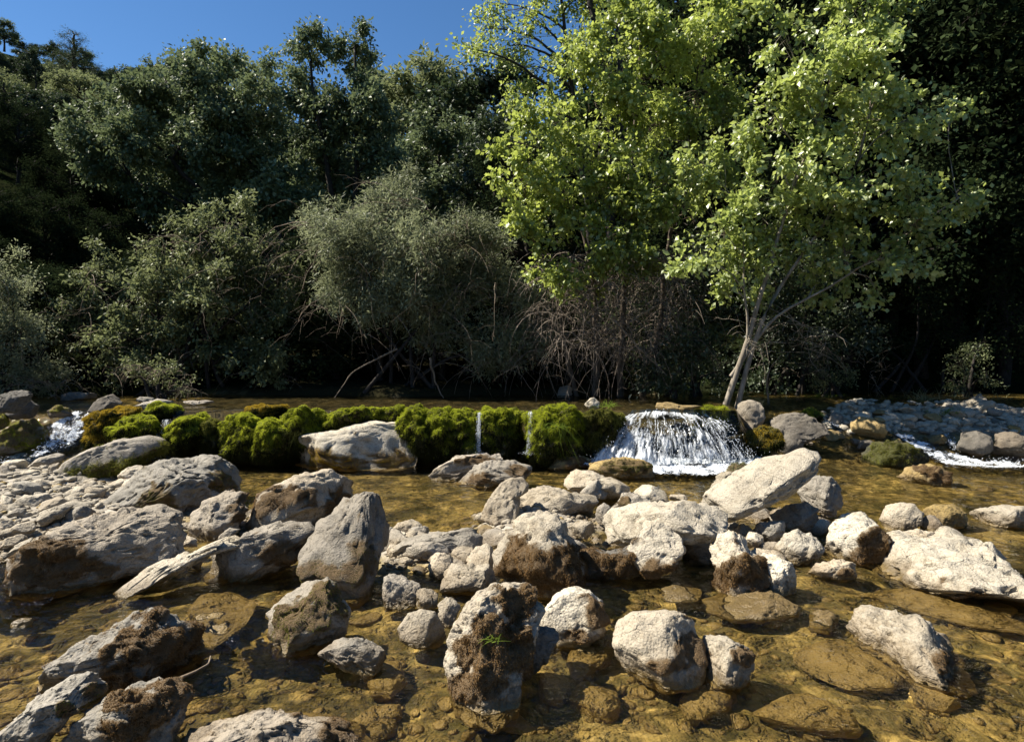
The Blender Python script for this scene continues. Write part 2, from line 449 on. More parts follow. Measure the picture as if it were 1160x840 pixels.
def axis(segs):
    out = []
    for a, b, s in segs: out.append(np.arange(a, b, s))
    return np.concatenate(out + [[segs[-1][1]]])
gx = axis([(-150, -40, 8), (-40, -12, 1.0), (-12, -6, .15), (-6, 6, .04), (6, 12, .15), (12, 40, 1.0), (40, 150, 8)])
gy = axis([(-60, -6, 3), (-6, 1.5, .25), (1.5, 6.0, .035), (6.0, 13.2, .06), (13.2, 20, .35), (20, 60, 1.2), (60, 200, 8)])
GX, GY = np.meshgrid(gx, gy)
GZ = terrain_h(GX, GY)
nx, ny = len(gx), len(gy)
idx = np.arange(nx * ny).reshape(ny, nx)
quads = np.stack([idx[:-1, :-1], idx[:-1, 1:], idx[1:, 1:], idx[1:, :-1]], -1).reshape(-1, 4)
x, y, z = GX.ravel(), GY.ravel(), GZ.ravel()
y0, w, r, l = zone(x)
Pn = np.stack([x, y, np.zeros_like(x)], 1)
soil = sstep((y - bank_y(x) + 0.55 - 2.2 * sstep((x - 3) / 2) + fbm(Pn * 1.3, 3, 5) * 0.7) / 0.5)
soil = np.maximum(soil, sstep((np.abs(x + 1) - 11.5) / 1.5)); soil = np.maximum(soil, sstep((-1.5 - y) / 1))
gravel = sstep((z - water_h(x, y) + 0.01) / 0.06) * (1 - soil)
wall_shade = sstep((y - y0 + 0.75) / 0.35) * sstep((y0 + w + 0.1 - y) / 0.1) * (1 - np.maximum(r, l) * 0.75)  # dark weir face, plus the mounds' shade painted on the bed before it
wall_shade = np.maximum(wall_shade, .8 * sstep((y - y0) / .3) * (1 - np.maximum(r, l)) * (1 - gravel))  # upper pool bed darkened to stand for the forest's dark reflection
tag(link("riverbed_ground", make_mesh("riverbed_ground", np.stack([x, y, z], 1), [quads], M['ground'], True, {"soil": soil, "gravel": gravel, "wall_shade": wall_shade})),
    None, None, kind="structure")
# water sheet
wx = axis([(-16, -7, .2), (-7, -5.4, .05), (-5.4, 5.4, .022), (5.4, 7, .05), (7, 16, .2)]); wy = axis([(-5, 1.8, .2), (1.8, 5.2, .02), (5.2, 8.2, .035), (8.2, 9.6, .03), (9.6, 12.0, .08), (12.0, 14.2, .2)])
WX, WY = np.meshgrid(wx, wy); wv = np.stack([WX.ravel(), WY.ravel(), water_h(WX.ravel(), WY.ravel())], 1)
y0, w, r, l = zone(wv[:, 0]); s_ = sstep((wv[:, 1] - y0) / w); on = np.clip(4 * s_ * (1 - s_), 0, 1) * np.maximum(r, l)
wv[:, 2] += on * (fbm(wv * 5, 3, 2) * 0.05) + (vnoise(wv * np.array([3.0, 4.2, 0]) + fbm(wv * np.array([1.3, 1.3, 0]), 2, 4)[:, None] * 1.2, 8) * 0.010 + vnoise(wv * np.array([7.5, 9.5, 0]) + 5, 18) * 0.0065 + vnoise(wv * np.array([13., 15., 0]) + fbm(wv * 2.0, 2, 6)[:, None] * 1.5, 28) * 0.005)
nx, ny = len(wx), len(wy); idx = np.arange(nx * ny).reshape(ny, nx)
wq = np.stack([idx[:-1, :-1], idx[:-1, 1:], idx[1:, 1:], idx[1:, :-1]], -1).reshape(-1, 4)
tag(link("river_water", make_mesh("river_water", wv, [wq], M['water'])), None, None, kind="structure")

def on_surface(px, py, fn, off=0.0):
    """where the ray through a pixel meets the height function fn"""
    d = ray(px, py).reshape(-1, 3); t = np.full(len(d), 2.0); hit = np.full(len(d), np.nan)
    step = 0.03
    while (t < 15).any() and np.isnan(hit).any():
        zz = CAM_H + d[:, 2] * t
        h = fn(d[:, 0] * t, d[:, 1] * t) + off
        new = (zz <= h) & np.isnan(hit); hit[new] = t[new]; t += step
        if t.min() > 15: break
    hit = np.where(np.isnan(hit), 14.0, hit)
    p = d * hit[:, None]; p[:, 2] += CAM_H
    return p
# ------------------------------------------------------------------ rocks
CROP = {0: (0, 0, 1.0), 1: (0, 420, 2.9), 2: (380, 430, 2.9), 3: (760, 430, 2.9), 4: (0, 620, 2.9), 5: (380, 620, 2.9), 6: (760, 620, 2.9)}
def cpx(c, pts):
    ox, oy, s = CROP[c]; p = np.array(pts, float)
    p[:, 0] = ox + p[:, 0] / s; p[:, 1] = oy + p[:, 1] / s
    return p

def radial(poly, ang):
    """distance from the origin to the outline along each angle"""
    A = poly; B = np.roll(poly, -1, axis=0)
    R = np.zeros_like(ang)
    for k, th in enumerate(ang):
        d = np.array([math.cos(th), math.sin(th)]); e = B - A
        den = d[0] * e[:, 1] - d[1] * e[:, 0]
        den = np.where(np.abs(den) < 1e-9, 1e-9, den)
        t_ = (A[:, 0] * e[:, 1] - A[:, 1] * e[:, 0]) / den
        s_ = (A[:, 0] * d[1] - A[:, 1] * d[0]) / den
        ok = (s_ >= -1e-6) & (s_ <= 1 + 1e-6) & (t_ > 0)
        R[k] = t_[ok].max() if ok.any() else 0
    R[R == 0] = R[R > 0].mean()
    return R

def rock_shape(seed, outline, u, v, w, C, D, sub, e=0.72, cuts=9, rough=1.0, back=1.0):
    """closed stone whose section in the (u,v) plane is the outline and whose half thickness along w is D"""
    d, f = ico(sub)
    rg = np.random.default_rng(seed)
    ang = np.linspace(-np.pi, np.pi, 361)
    R = radial(outline, ang)
    k = np.array([.25, .5, .25]); R[1:-1] = np.convolve(R, k, 'valid')
    th = np.arctan2(d[:, 1], d[:, 0]); r = np.interp(th, ang, R)
    rho = np.sqrt(d[:, 0] ** 2 + d[:, 1] ** 2)
    size = 0.5 * (np.ptp(outline[:, 0]) + np.ptp(outline[:, 1])) / 2
    a = r * np.cos(th) * rho ** e; b = r * np.sin(th) * rho ** e
    c = np.sign(d[:, 2]) * np.abs(d[:, 2]) ** e * D
    c = np.where(c < 0, c * back, c)
    L = np.stack([a, b, c], 1)
    for _ in range(cuts):
        n = rg.normal(size=3) * np.array([.8, .8, 1.0]); n /= np.linalg.norm(n)
        if abs(n[2]) < 0.42: n[2] = math.copysign(0.5, n[2] if n[2] else 1); n /= np.linalg.norm(n)
        s = L @ n; off = s.max() * rg.uniform(0.52, 0.88)
        ex = np.clip(s - off, 0, None)
        L = L - n * (ex * 0.95)[:, None]
    P = C + L[:, :1] * u + L[:, 1:2] * v + L[:, 2:3] * w
    dirs = unit(L / np.array([np.ptp(outline[:, 0]), np.ptp(outline[:, 1]), 2 * D]))
    wd = dirs[:, :1] * u + dirs[:, 1:2] * v + dirs[:, 2:3] * w
    o = rg.uniform(-50, 50, 3)
    q = P / size
    n1 = fbm(q * 1.3 + o, 3, 1); n2 = fbm(q * 4 + o, 4, 5); rid = 1 - np.abs(fbm(q * 2.6 + o, 4, 11)) * 2
    crack = fbm(q * 3.0 * np.array([1, 1, 3.0]) + o, 3, 31)
    disp = size * rough * (0.13 * n1 + 0.075 * n2 + 0.07 * (rid - 0.6) - 0.09 * sstep((0.07 - np.abs(crack)) / 0.07))
    P = P + wd * disp[:, None]
    if size > 0.12: P = P + wd * (0.012 * fbm(P * 22 + o, 3, 77) * rough)[:, None]
    return P, f

def vnormals(P, f):
    n = np.zeros_like(P); fn = np.cross(P[f[:, 1]] - P[f[:, 0]], P[f[:, 2]] - P[f[:, 0]])
    for k in range(3): np.add.at(n, f[:, k], fn)
    return unit(n)

def fuzz(P, f, weight, density, length, width, droop, seed, spread=0.7, maxn=60000, mat=None, name="moss", parent=None, origin=(0, 0, 0), upbias=0.0):
    """short blades growing out of the part of a surface where weight is high"""
    rg = np.random.default_rng(seed)
    a, b, c = P[f[:, 0]], P[f[:, 1]], P[f[:, 2]]
    cr = np.cross(b - a, c - a); ar = np.linalg.norm(cr, axis=1) / 2
    wt = weight[f].mean(1); wt = np.clip(wt, 0, 1) * ar
    tot = wt.sum(); N = int(min(maxn, tot * density))
    if N < 20: return None
    k = rg.choice(len(f), N, p=wt / tot)
    r1 = np.sqrt(rg.random(N)); r2 = rg.random(N)
    p = a[k] * (1 - r1)[:, None] + b[k] * (r1 * (1 - r2))[:, None] + c[k] * (r1 * r2)[:, None]
    nn = unit(cr[k])
    clump = 0.55 + 0.9 * sstep(fbm(p * 14, 2, seed) * 1.2 + 0.5)
    d = unit(nn + rg.normal(size=(N, 3)) * spread + np.array([0, 0, upbias]))
    L = length * clump * rg.uniform(0.6, 1.3, N)
    side = unit(np.cross(d, rg.normal(size=(N, 3)))) * (width * 0.5)
    mid = p + d * (L * 0.55)[:, None] - np.array([0, 0, 1]) * (L * droop * 0.3)[:, None]
    tip = p + d * L[:, None] - np.array([0, 0, 1]) * (L * droop)[:, None]
    p0 = p - nn * 0.004
    V = np.stack([p0 - side, p0 + side, mid + side * .8, mid - side * .8, tip], 1).reshape(-1, 3) - np.asarray(origin)
    i = np.arange(N)[:, None] * 5
    q = i + np.array([0, 1, 2, 3]); t3 = i + np.array([3, 2, 4])
    var = np.repeat(np.clip(sstep(fbm(p * 7, 3, seed + 3) * 1.3 + 0.5) * 0.6 + rg.random(N) * 0.4, 0, 1), 5)
    me = make_mesh(name, V, [q, t3], mat, False, {"var": var})
    return link(name, me, parent)

SEED = [100]
SURF = {}
def rock(c, pts, label, name="rock", cat="rock", mat='lime', d=0.8, m=(), mmat='moss_brown', flat=None, z0=0.0, Y=None, yb=None, e=0.72, cuts=9,
         rough=1.0, sub=None, group=None, mlen=0.022, mdens=16000, mdroop=0.5, back=1.0, sink=1.5, tilt=(.10, .25), mlabel=None, mname="moss", moss_all=0.0, mwid=0.004, mup=0.0):
    SEED[0] += 1; seed = SEED[0]
    px = cpx(c, pts)
    if flat is None and sink == 1.5 and z0 >= .045: sink = 1.12
    if flat is None:
        xb = px[:, 0].mean(); yb_ = yb if yb is not None else px[:, 1].max()
        Yf = Y if Y is not None else float(at_z(xb, yb_, z0)[1])
        wid = np.ptp(px[:, 0]) / F_PX * Yf; hei = np.ptp(px[:, 1]) / F_PX * Yf
        D = d * 0.5 * math.sqrt(wid * max(hei, wid * .5))
        Yc = Yf + D * (0.8 if sink > 1.2 else 0.55)
        A = px; B = np.roll(px, -1, 0); cr = A[:, 0] * B[:, 1] - B[:, 0] * A[:, 1]; ar = cr.sum() / 2
        cen = ((A + B) * cr[:, None]).sum(0) / (6 * ar)
        C = at_y(cen[0], cen[1], Yc)
        w = -unit(ray(cen[0], cen[1])); u = unit(np.cross(-w, np.array([0, 0, 1.0]))); v = np.cross(u, -w)
        dr = ray(px[:, 0], px[:, 1]); o = np.array([0, 0, CAM_H])
        t_ = ((C - o) @ w) / (dr @ w); Q = o + dr * t_[:, None] - C
        out = np.stack([Q @ u, Q @ v], 1)
        out[:, 1] = np.where(out[:, 1] < 0, out[:, 1] * sink, out[:, 1])
    else:
        Q = at_z(px[:, 0], px[:, 1], z0); C = Q.mean(0); C[2] = z0
        u, v, w = np.eye(3); out = (Q - C)[:, :2]; D = flat
        if len(out) and True:
            A = out; B = np.roll(out, -1, 0)
            if (A[:, 0] * B[:, 1] - B[:, 0] * A[:, 1]).sum() < 0: out = out[::-1]
    if sink == 1.5 and z0 >= .045: sink = 1.12
    size = np.ptp(px[:, 0]) + np.ptp(px[:, 1])
    sub = sub or (6 if size > 230 else 5 if size > 70 else 4)
    P, f = rock_shape(seed, out, u, v, w, C, D, sub, e, cuts, rough, back)
    if flat is None and mat != 'mossrock':   # lean the face back
        P = P + w * (tilt[0] * ((P - C) @ u) - tilt[1] * ((P - C) @ v))[:, None]
    if flat is None:   # bring the worn shape back to its measured width and height
        A_ = (P - C) @ u; B_v = (P - C) @ v
        sa = np.ptp(out[:, 0]) / np.ptp(A_); na = (A_ - A_.min()) * sa + out[:, 0].min()
        up_ = B_v > 0; nb = np.where(up_, B_v * out[:, 1].max() / B_v.max(), B_v * out[:, 1].min() / B_v.min())
        P = C + na[:, None] * u + nb[:, None] * v + ((P - C) @ w)[:, None] * w
        if Y is None and z0 < .2:   # the foot stays broad below the water line
            k_ = 1 + 2.6 * np.clip(z0 + .01 - P[:, 2], 0, .16); P[:, :2] = C[:2] + (P[:, :2] - C[:2]) * k_[:, None]
    mk = np.full(len(P), float(moss_all)); side_ = None
    if moss_all > 0 and mat == 'mossrock':   # living moss on the crown, wet moss below it darkened with the shade of the sides
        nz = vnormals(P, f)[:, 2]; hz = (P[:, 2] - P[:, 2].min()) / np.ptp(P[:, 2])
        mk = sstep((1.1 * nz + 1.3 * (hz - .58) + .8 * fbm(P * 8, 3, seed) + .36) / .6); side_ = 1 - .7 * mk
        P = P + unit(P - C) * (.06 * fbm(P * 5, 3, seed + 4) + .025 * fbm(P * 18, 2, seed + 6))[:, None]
    if m:
        ix, iy = to_px(P); facing = sstep(((P - C) @ w) / (0.5 * D) + 0.6)
        for (mx, my, rx, ry) in m:
            q = cpx(c, [(mx, my)])[0]; s = CROP[c][2]
            dd = np.sqrt(((ix - q[0]) / (rx / s)) ** 2 + ((iy - q[1]) / (ry / s)) ** 2)
            mk = np.maximum(mk, np.clip(1.55 - dd, 0, 1) * facing)
        mk = np.clip(mk, 0, 1)
        mk = sstep((mk + 0.9 * fbm(P * 13, 4, seed) - 0.30) / 0.45)
        P = P + unit(P - C) * (mk * np.clip(.014 + .06 * fbm(P * 13, 4, seed + 5), -.008, .06) * (1.0 if mat != 'mossrock' else 1.6))[:, None]
    SURF[label] = (P, f)
    org = np.array([C[0], C[1], P[:, 2].min()])
    me = make_mesh(name, P - org, [f], M[mat], True, {"moss": mk})
    o = link(name, me, None, org)
    tag(o, label, cat, group, "thing")
    if mk.max() > 0.3:
        mo = fuzz(P, f, np.where(P[:, 2] > -0.03, mk, 0) ** 1.5, mdens * (1.0 if mat == 'mossrock' or mlen >= .05 else 1.7), mlen * (1.0 if mat == 'mossrock' or mlen >= .05 else .38), mwid, mdroop, seed, 0.7, 45000, M[mmat], mname, o, org, mup)
        if mo is not None and mlabel: mo["label"] = mlabel
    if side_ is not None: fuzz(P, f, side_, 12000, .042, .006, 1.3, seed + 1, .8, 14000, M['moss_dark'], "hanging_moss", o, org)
    return o

B_ = dict(name="boulder", cat="boulder")
# ---- left bank
rock(1, [(180,345),(215,300),(290,262),(400,225),(500,210),(545,225),(550,255),(500,275),(430,300),(330,325),(240,362),(190,370)],
     "long pale slab sloping up beside the left cascade, green moss along its lower edge", **B_, mat='grey', d=0.7, cuts=5, rough=.7,
     m=[(230,365,60,22),(300,340,70,24),(370,322,60,22),(440,300,50,20),(540,268,50,22)], mmat='moss_olive', mlen=0.05, mdens=22000, mup=.6, mlabel="strip of shaggy green moss")
rock(1, [(390,385),(440,315),(520,300),(600,275),(680,270),(760,290),(800,320),(800,355),(760,385),(700,400),(640,440),(560,470),(480,455),(400,440),(340,450),(290,465),(330,430)],
     "broad cracked boulder with a bright flat top and hollowed dark front at the pool edge", **B_, mat='grey', d=0.9, cuts=7, m=[(520,420,60,45),(740,360,50,35)], mmat='moss_olive', mlen=.012)
rock(1, [(385,372),(388,342),(430,310),(472,308),(455,340),(400,378)], "small light brown rock wedged behind the broad cracked boulder", mat='lime')
rock(0, [(14,630),(20,620),(38,606),(58,592),(83,585),(114,578),(148,572),(169,577),(183,589),(200,599),(208,601),(196,612),(186,627),(170,635),(138,640),(85,655),(66,663),(40,668),(14,660),(8,645)],
     "big low grey boulder at the left with dark moss hanging into the water", **B_, mat='grey', d=0.9, cuts=6, m=[(40,640,32,26),(75,630,28,16),(100,640,30,10)], mmat='moss_brown', mlen=.02)
rock(1, [(615,510),(640,460),(690,415),(740,390),(775,400),(810,405),(810,440),(790,480),(770,510),(720,530),(690,552),(650,550),(615,530)],
     "rounded grey rock with a mossy right side between two broad boulders", mat='grey', m=[(785,450,30,45)], mlen=.012)
rock(1, [(805,480),(825,440),(850,400),(900,370),(940,340),(1000,325),(1080,320),(1140,325),(1145,365),(1160,390),(1165,440),(1120,480),(1060,500),(1020,500),(980,485),(900,490),(840,520),(808,515)],
     "squat boulder with a bright ridged top over a brown mossy front beside the pool", **B_, mat='lime', d=.9, m=[(910,420,75,40),(1000,420,50,35),(1110,440,50,50),(850,450,30,30)], mlen=.018)
rock(0, [(236,636),(248,622),(266,612),(286,599),(310,592),(331,588),(348,589),(357,599),(348,613),(331,622),(318,634),(304,642),(270,656),(240,652)],
     "low oval grey rock with pitted top lying left of the tall tilted boulder", mat='grey', d=.9, m=[(320,625,22,14)], mlen=.01)
rock(0, [(338,628),(345,612),(362,598),(385,580),(400,568),(418,558),(435,555),(441,565),(439,590),(440,605),(428,625),(420,645),(412,660),(400,668),(380,664),(360,657),(345,650)],
     "tall tilted grey boulder rising to a blunt point left of centre", **B_, mat='grey', d=.8, cuts=10, m=[(405,640,18,22),(360,648,24,12)], mmat='moss_olive', mlen=.010, e=.68)
rock(0, [(130,662),(165,642),(210,629),(250,613),(285,603),(270,616),(230,629),(205,641),(170,654),(140,669)],
     "thin bleached ledge of stone running to the water in front of the grey boulders", name="stone_ledge", cat="ledge", mat='lime', d=.5, cuts=4)
rock(1, [(968,290),(1000,235),(1045,198),(1100,188),(1200,168),(1270,163),(1328,160),(1335,200),(1330,240),(1370,280),(1330,300),(1220,318),(1100,318),(1015,308)],
     "wide pale boulder in front of the mossy weir with ochre moss at its foot", **B_, mat='white', d=.7, cuts=6, m=[(1060,290,45,28),(1150,300,45,22),(1030,270,20,20),(1290,290,60,30)], mmat='moss_orange', mlen=.02)
# cobbles of the left bank, each traced
for pts, lab in (
    ([(80,322),(120,290),(180,270),(215,275),(200,300),(150,322)], "flat grey stone under the left end of the long pale slab"),
    ([(145,347),(165,305),(197,300),(187,340),(160,352)], "upright small stone leaning on the left end of the long pale slab"),
    ([(0,365),(0,310),(30,306),(48,345),(30,364)], "grey stone cut by the left edge beside the cascade pool"),
    ([(55,352),(80,325),(130,320),(147,345),(110,366),(70,365)], "pale flat stone just below the foaming cascade pool"),
    ([(55,397),(80,365),(140,353),(172,375),(150,402),(90,407)], "light angular stone left of the green moss strip"),
    ([(45,432),(80,405),(150,400),(188,430),(150,452),(80,457)], "largest oval cobble of the left cobble bank"),
    ([(20,477),(50,450),(85,448),(92,480),(50,492)], "small grey cobble in the middle of the left cobble bank"),
    ([(0,455),(0,408),(40,418),(47,450),(20,467)], "rounded cobble cut by the left edge in the cobble bank"),
    ([(0,524),(0,490),(40,488),(66,510),(40,528)], "wide flat cobble at the left edge above the big low boulder"),
    ([(110,492),(150,455),(212,433),(242,440),(200,482),(140,507)], "long tilted cobble pointing up to the broad cracked boulder"),
    ([(208,402),(250,383),(302,393),(262,424)], "small dark mottled cobble in front of the green moss strip"),
    ([(270,402),(300,378),(352,385),(340,412),(290,428)], "pale pointed cobble beside the foot of the cracked boulder"),
    ([(243,442),(280,428),(302,440),(290,462),(250,464)], "tiny rounded cobble below the pale pointed cobble"),
    ([(586,550),(612,540),(646,552),(648,575),(600,578)], "small flat stone at the right tip of the big low boulder"),
    ([(715,548),(760,513),(792,518),(770,542),(720,558)], "small wedge shaped stone below the rounded grey rock"),
    ([(938,598),(950,560),(985,557),(992,602),(960,612)], "small dark stone at the end of the low oval rock"),
    ([(20,600),(60,565),(110,545),(90,580),(40,612)], "flat slate stone lying above the big low boulder"),
    ([(0,580),(20,548),(70,535),(95,550),(40,575)], "flat bleached stone at the far left above the mossy boulder")):
    rock(1, pts, lab, name="cobble", cat="cobble", mat='grey' if 'grey' in lab or 'dark' in lab else 'lime', d=.9, cuts=5, z0=0.06)
# ---- upper left by the cascade
DK = dict(mat='dark', rough=.8)
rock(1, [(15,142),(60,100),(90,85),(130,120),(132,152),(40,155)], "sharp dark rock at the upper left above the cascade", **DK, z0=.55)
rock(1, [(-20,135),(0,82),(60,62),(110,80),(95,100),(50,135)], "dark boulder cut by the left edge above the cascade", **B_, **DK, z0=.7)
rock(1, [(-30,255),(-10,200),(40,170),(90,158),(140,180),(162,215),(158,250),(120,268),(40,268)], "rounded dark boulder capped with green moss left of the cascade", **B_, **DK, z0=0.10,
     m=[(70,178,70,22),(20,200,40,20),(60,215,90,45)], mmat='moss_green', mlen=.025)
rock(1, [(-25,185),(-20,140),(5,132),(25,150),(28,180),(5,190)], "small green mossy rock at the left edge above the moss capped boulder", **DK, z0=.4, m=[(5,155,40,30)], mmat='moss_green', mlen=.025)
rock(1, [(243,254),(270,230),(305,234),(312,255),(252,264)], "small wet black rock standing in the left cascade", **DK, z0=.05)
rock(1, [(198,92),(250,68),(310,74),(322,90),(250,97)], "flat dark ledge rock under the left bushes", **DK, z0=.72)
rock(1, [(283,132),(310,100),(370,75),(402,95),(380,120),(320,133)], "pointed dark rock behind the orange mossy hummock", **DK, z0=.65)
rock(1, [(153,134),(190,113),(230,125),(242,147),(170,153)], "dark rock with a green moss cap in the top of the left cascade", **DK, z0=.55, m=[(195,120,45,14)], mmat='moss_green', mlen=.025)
rock(1, [(428,122),(460,104),(520,90),(570,96),(575,106),(520,112),(480,132)], "grey flat rock lying behind the mossy weir on the left", mat='grey', z0=.70)
rock(1, [(445,96),(470,84),(505,88),(510,98),(470,102)], "small grey rock under the left bush by the upper pool", mat='grey', z0=.72)
rock(1, [(600,104),(640,96),(700,98),(705,108),(640,112)], "low grey rock awash in the upper pool behind the moss", mat='grey', z0=.72)
# ---- rocks of the middle pool
rock(2, [(305,318),(340,290),(400,250),(470,240),(540,243),(548,262),(490,282),(440,302),(380,328),(330,328)], "dark low rock in the pool below the thin waterfalls", mat='grey', d=.8, m=[(470,268,60,18)], mlen=.01)
rock(2, [(403,327),(440,290),(520,268),(580,262),(640,280),(647,305),(600,327),(520,337),(440,350),(410,342)], "grey rock with a sunlit top and black front in the middle of the pool", mat='grey', d=.8, m=[(600,300,40,20),(470,320,50,18)], mlen=.01)
rock(2, [(560,250),(580,220),(610,216),(622,240),(595,254)], "small round mossy stone under the thin right waterfall", mat='dark', m=[(592,236,26,18)], mmat='moss_olive', mlen=.015, cuts=3)
rock(2, [(703,278),(740,250),(800,243),(842,258),(847,280),(780,290),(720,288)], "small ochre rock with a brown moss cap left of the main waterfall foam", mat='ochre', m=[(800,265,50,22)], mlen=.02)
rock(2, [(833,292),(870,268),(950,252),(1010,260),(1047,290),(1040,312),(980,322),(900,317),(860,312)], "ochre rock covered in olive brown moss in front of the main waterfall", mat='ochre', m=[(970,280,75,28),(900,295,40,15)], mmat='moss_olive', mlen=.022)
# ---- centre pile, back row
rock(2, [(478,437),(520,370),(570,325),(615,318),(637,345),(632,370),(605,387),(617,420),(612,442),(560,457),(500,472)], "pale pointed rock standing at the left end of the central pile", mat='lime', d=.8, z0=.03)
rock(2, [(605,387),(640,362),(700,345),(760,360),(850,375),(867,395),(845,432),(790,447),(740,442),(660,432),(625,422)], "broad pale rock with knobbly edge behind the big moss covered boulder", **B_, mat='lime', d=.8, z0=.03)
rock(2, [(748,342),(760,310),(800,292),(850,300),(890,320),(930,330),(967,350),(952,372),(900,387),(860,382),(800,367)], "smooth tan rock at the back of the central pile near the ochre mossy rock", mat='lime', d=.8, z0=.03)
rock(2, [(803,367),(840,335),(880,328),(897,355),(882,382),(838,380)], "small brown angular rock resting on the smooth tan rock", mat='grey', yb=566, z0=.03)
rock(2, [(963,372),(980,345),(1040,343),(1092,365),(1097,392),(1050,397),(1000,392)], "pale rounded rock at the back of the pile below the waterfall", mat='white', z0=.03)
rock(2, [(1095,392),(1105,376),(1140,376),(1160,385),(1150,398)], "small tan cobble behind the large cream boulder", name="cobble", cat="cobble", z0=.05)
rock(0, [(678,606),(690,588),(712,578),(740,570),(765,565),(785,568),(800,575),(820,585),(826,600),(800,610),(780,612),(760,610),(735,612),(700,614)],
     "large cream boulder with a vertical ribbed face in the central pile", **B_, mat='white', tilt=(.25, .45), d=.9, z0=.08, yb=628)
rock(0, [(709,624),(725,600),(745,590),(763,594),(775,606),(777,624),(760,639),(742,647),(725,640)], "rounded cream boulder behind clumps of dark brown moss", **B_, mat='white', d=.9, z0=.05, m=[(745,645,22,12)])
rock(0, [(556,642),(558,625),(563,612),(577,598),(587,585),(608,577),(632,582),(644,592),(650,605),(660,616),(660,645),(652,660),(630,674),(600,667),(575,657)],
     "big boulder with a bare tan crown and thick brown moss over its whole front", **B_, mat='lime', d=.9, m=[(600,645,46,26),(585,622,26,14),(635,632,22,18),(640,655,25,20),(575,645,20,18)], mlen=.03, mdens=20000, mlabel="thick brown moss coat")
rock(2, [(768,482),(800,460),(840,468),(852,500),(820,522),(780,507)], "tan rock tucked against the right of the big moss covered boulder", z0=.06)
rock(2, [(853,452),(865,420),(885,403),(907,420),(897,452),(870,472)], "small upright grey rock in the middle of the pile", mat='grey', z0=.08)
rock(2, [(888,432),(930,400),(942,368),(990,378),(1037,395),(980,422),(920,452)], "greenish grey rock leaning on the large cream boulder", mat='grey', z0=.08, m=[(945,400,25,20)], mmat='moss_olive', mlen=.008)
rock(2, [(913,532),(940,495),(980,478),(992,510),(962,548)], "cream rock left of the rounded cream boulder", mat='white', z0=.06)
rock(2, [(795,600),(815,560),(860,545),(905,560),(950,545),(1000,560),(1022,600),(1010,640),(950,655),(880,650),(820,645)], "dark hump of shaggy brown moss below the rounded cream boulder", mat='dark', m=[(850,595,70,40),(960,600,70,40),(900,625,90,30)], mlen=.032, mdens=20000)
# ---- pool side, centre left
rock(2, [(178,502),(210,470),(250,457),(287,480),(282,502),(230,517)], "pale wet edged stone in the shallow pool beside the tilted boulder", z0=0)
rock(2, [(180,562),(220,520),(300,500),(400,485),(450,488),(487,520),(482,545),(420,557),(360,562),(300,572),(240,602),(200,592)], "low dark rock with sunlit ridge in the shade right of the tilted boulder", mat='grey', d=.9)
rock(2, [(303,602),(320,575),(350,565),(387,580),(392,622),(360,640),(310,640)], "pale round stone low in the gap left of the moss covered boulder", z0=.03)
rock(2, [(378,572),(410,545),(450,548),(462,580),(430,602),(395,597)], "tan cobble beside the pale round stone in the central gap", name="cobble", cat="cobble", z0=.03)
rock(5, [(343,140),(345,90),(380,60),(440,45),(490,55),(527,90),(527,115),(470,137),(420,152),(365,157)], "blocky pale rock with crisp edges above the tall mossy fronted boulder", mat='lime', d=.9, cuts=14, e=.6)
rock(5, [(153,152),(160,100),(190,83),(262,120),(282,162),(220,192),(170,192)], "dark smooth rock in the shadow under the tilted boulder", mat='grey')
rock(5, [(255,178),(270,135),(320,130),(338,150),(332,185),(290,195)], "small sunlit brown rock beside the blocky pale rock", z0=.0)
rock(5, [(335,192),(370,160),(407,165),(412,200),(382,247),(345,237)], "upright tan stone between the blocky rock and the mossy fronted boulder", z0=0)
rock(5, [(203,265),(235,215),(280,200),(322,210),(347,245),(362,282),(332,315),(260,315),(213,294)], "smooth brown domed stone rising from the shallow stream", mat='lime', cuts=3, rough=.5)
rock(5, [(358,302),(385,250),(420,190),(460,130),(510,107),(560,115),(620,112),(660,130),(687,165),(662,200),(642,250),(622,320),(592,400),(562,460),(500,492),(440,487),(400,460),(373,400),(363,350)],
     "tall boulder in the front centre with white top, brown moss and green sprig", **B_, mat='white', d=.95, m=[(590,190,62,55),(500,250,50,30),(480,350,100,60),(480,440,90,50),(580,330,50,80),(545,280,50,40)], mlen=.026, mdens=20000)
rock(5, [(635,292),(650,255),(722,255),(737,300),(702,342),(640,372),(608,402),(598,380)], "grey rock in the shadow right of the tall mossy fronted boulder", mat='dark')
rock(5, [(663,232),(690,195),(730,150),(790,125),(840,135),(877,170),(887,220),(867,262),(810,282),(780,322),(740,292),(700,262)], "round cream boulder with coarse skin right of the tall mossy fronted boulder", **B_, mat='white', d=.9, cuts=5, rough=.7, m=[(850,220,30,60),(800,285,50,22)], mlen=.012)
rock(0, [(694,715),(702,700),(718,692),(745,688),(765,690),(785,700),(797,720),(798,748),(780,764),(750,767),(720,756),(698,737)], "squat cream boulder in the water right of centre with a dark wet foot", **B_, mat='white', d=.9, cuts=5, rough=.7, m=[(785,735,16,22),(760,752,30,8)], mlen=.010)  # right-hand moss patch also darkens the boulder's shaded side
rock(5, [(-60,352),(-50,310),(-10,297),(40,295),(100,300),(152,310),(167,345),(162,387),(100,407),(40,385),(-30,368)], "flat grey rock awash in the stream left of the tall mossy fronted boulder", mat='grey', d=.9)
rock(6, [(103,302),(130,280),(180,288),(232,318),(272,345),(277,387),(230,424),(170,444),(125,424),(108,362)], "small speckled boulder with an algae skirt beside the squat cream boulder", mat='lime', d=.9, cuts=5, m=[(240,345,40,30)], mlen=.010)
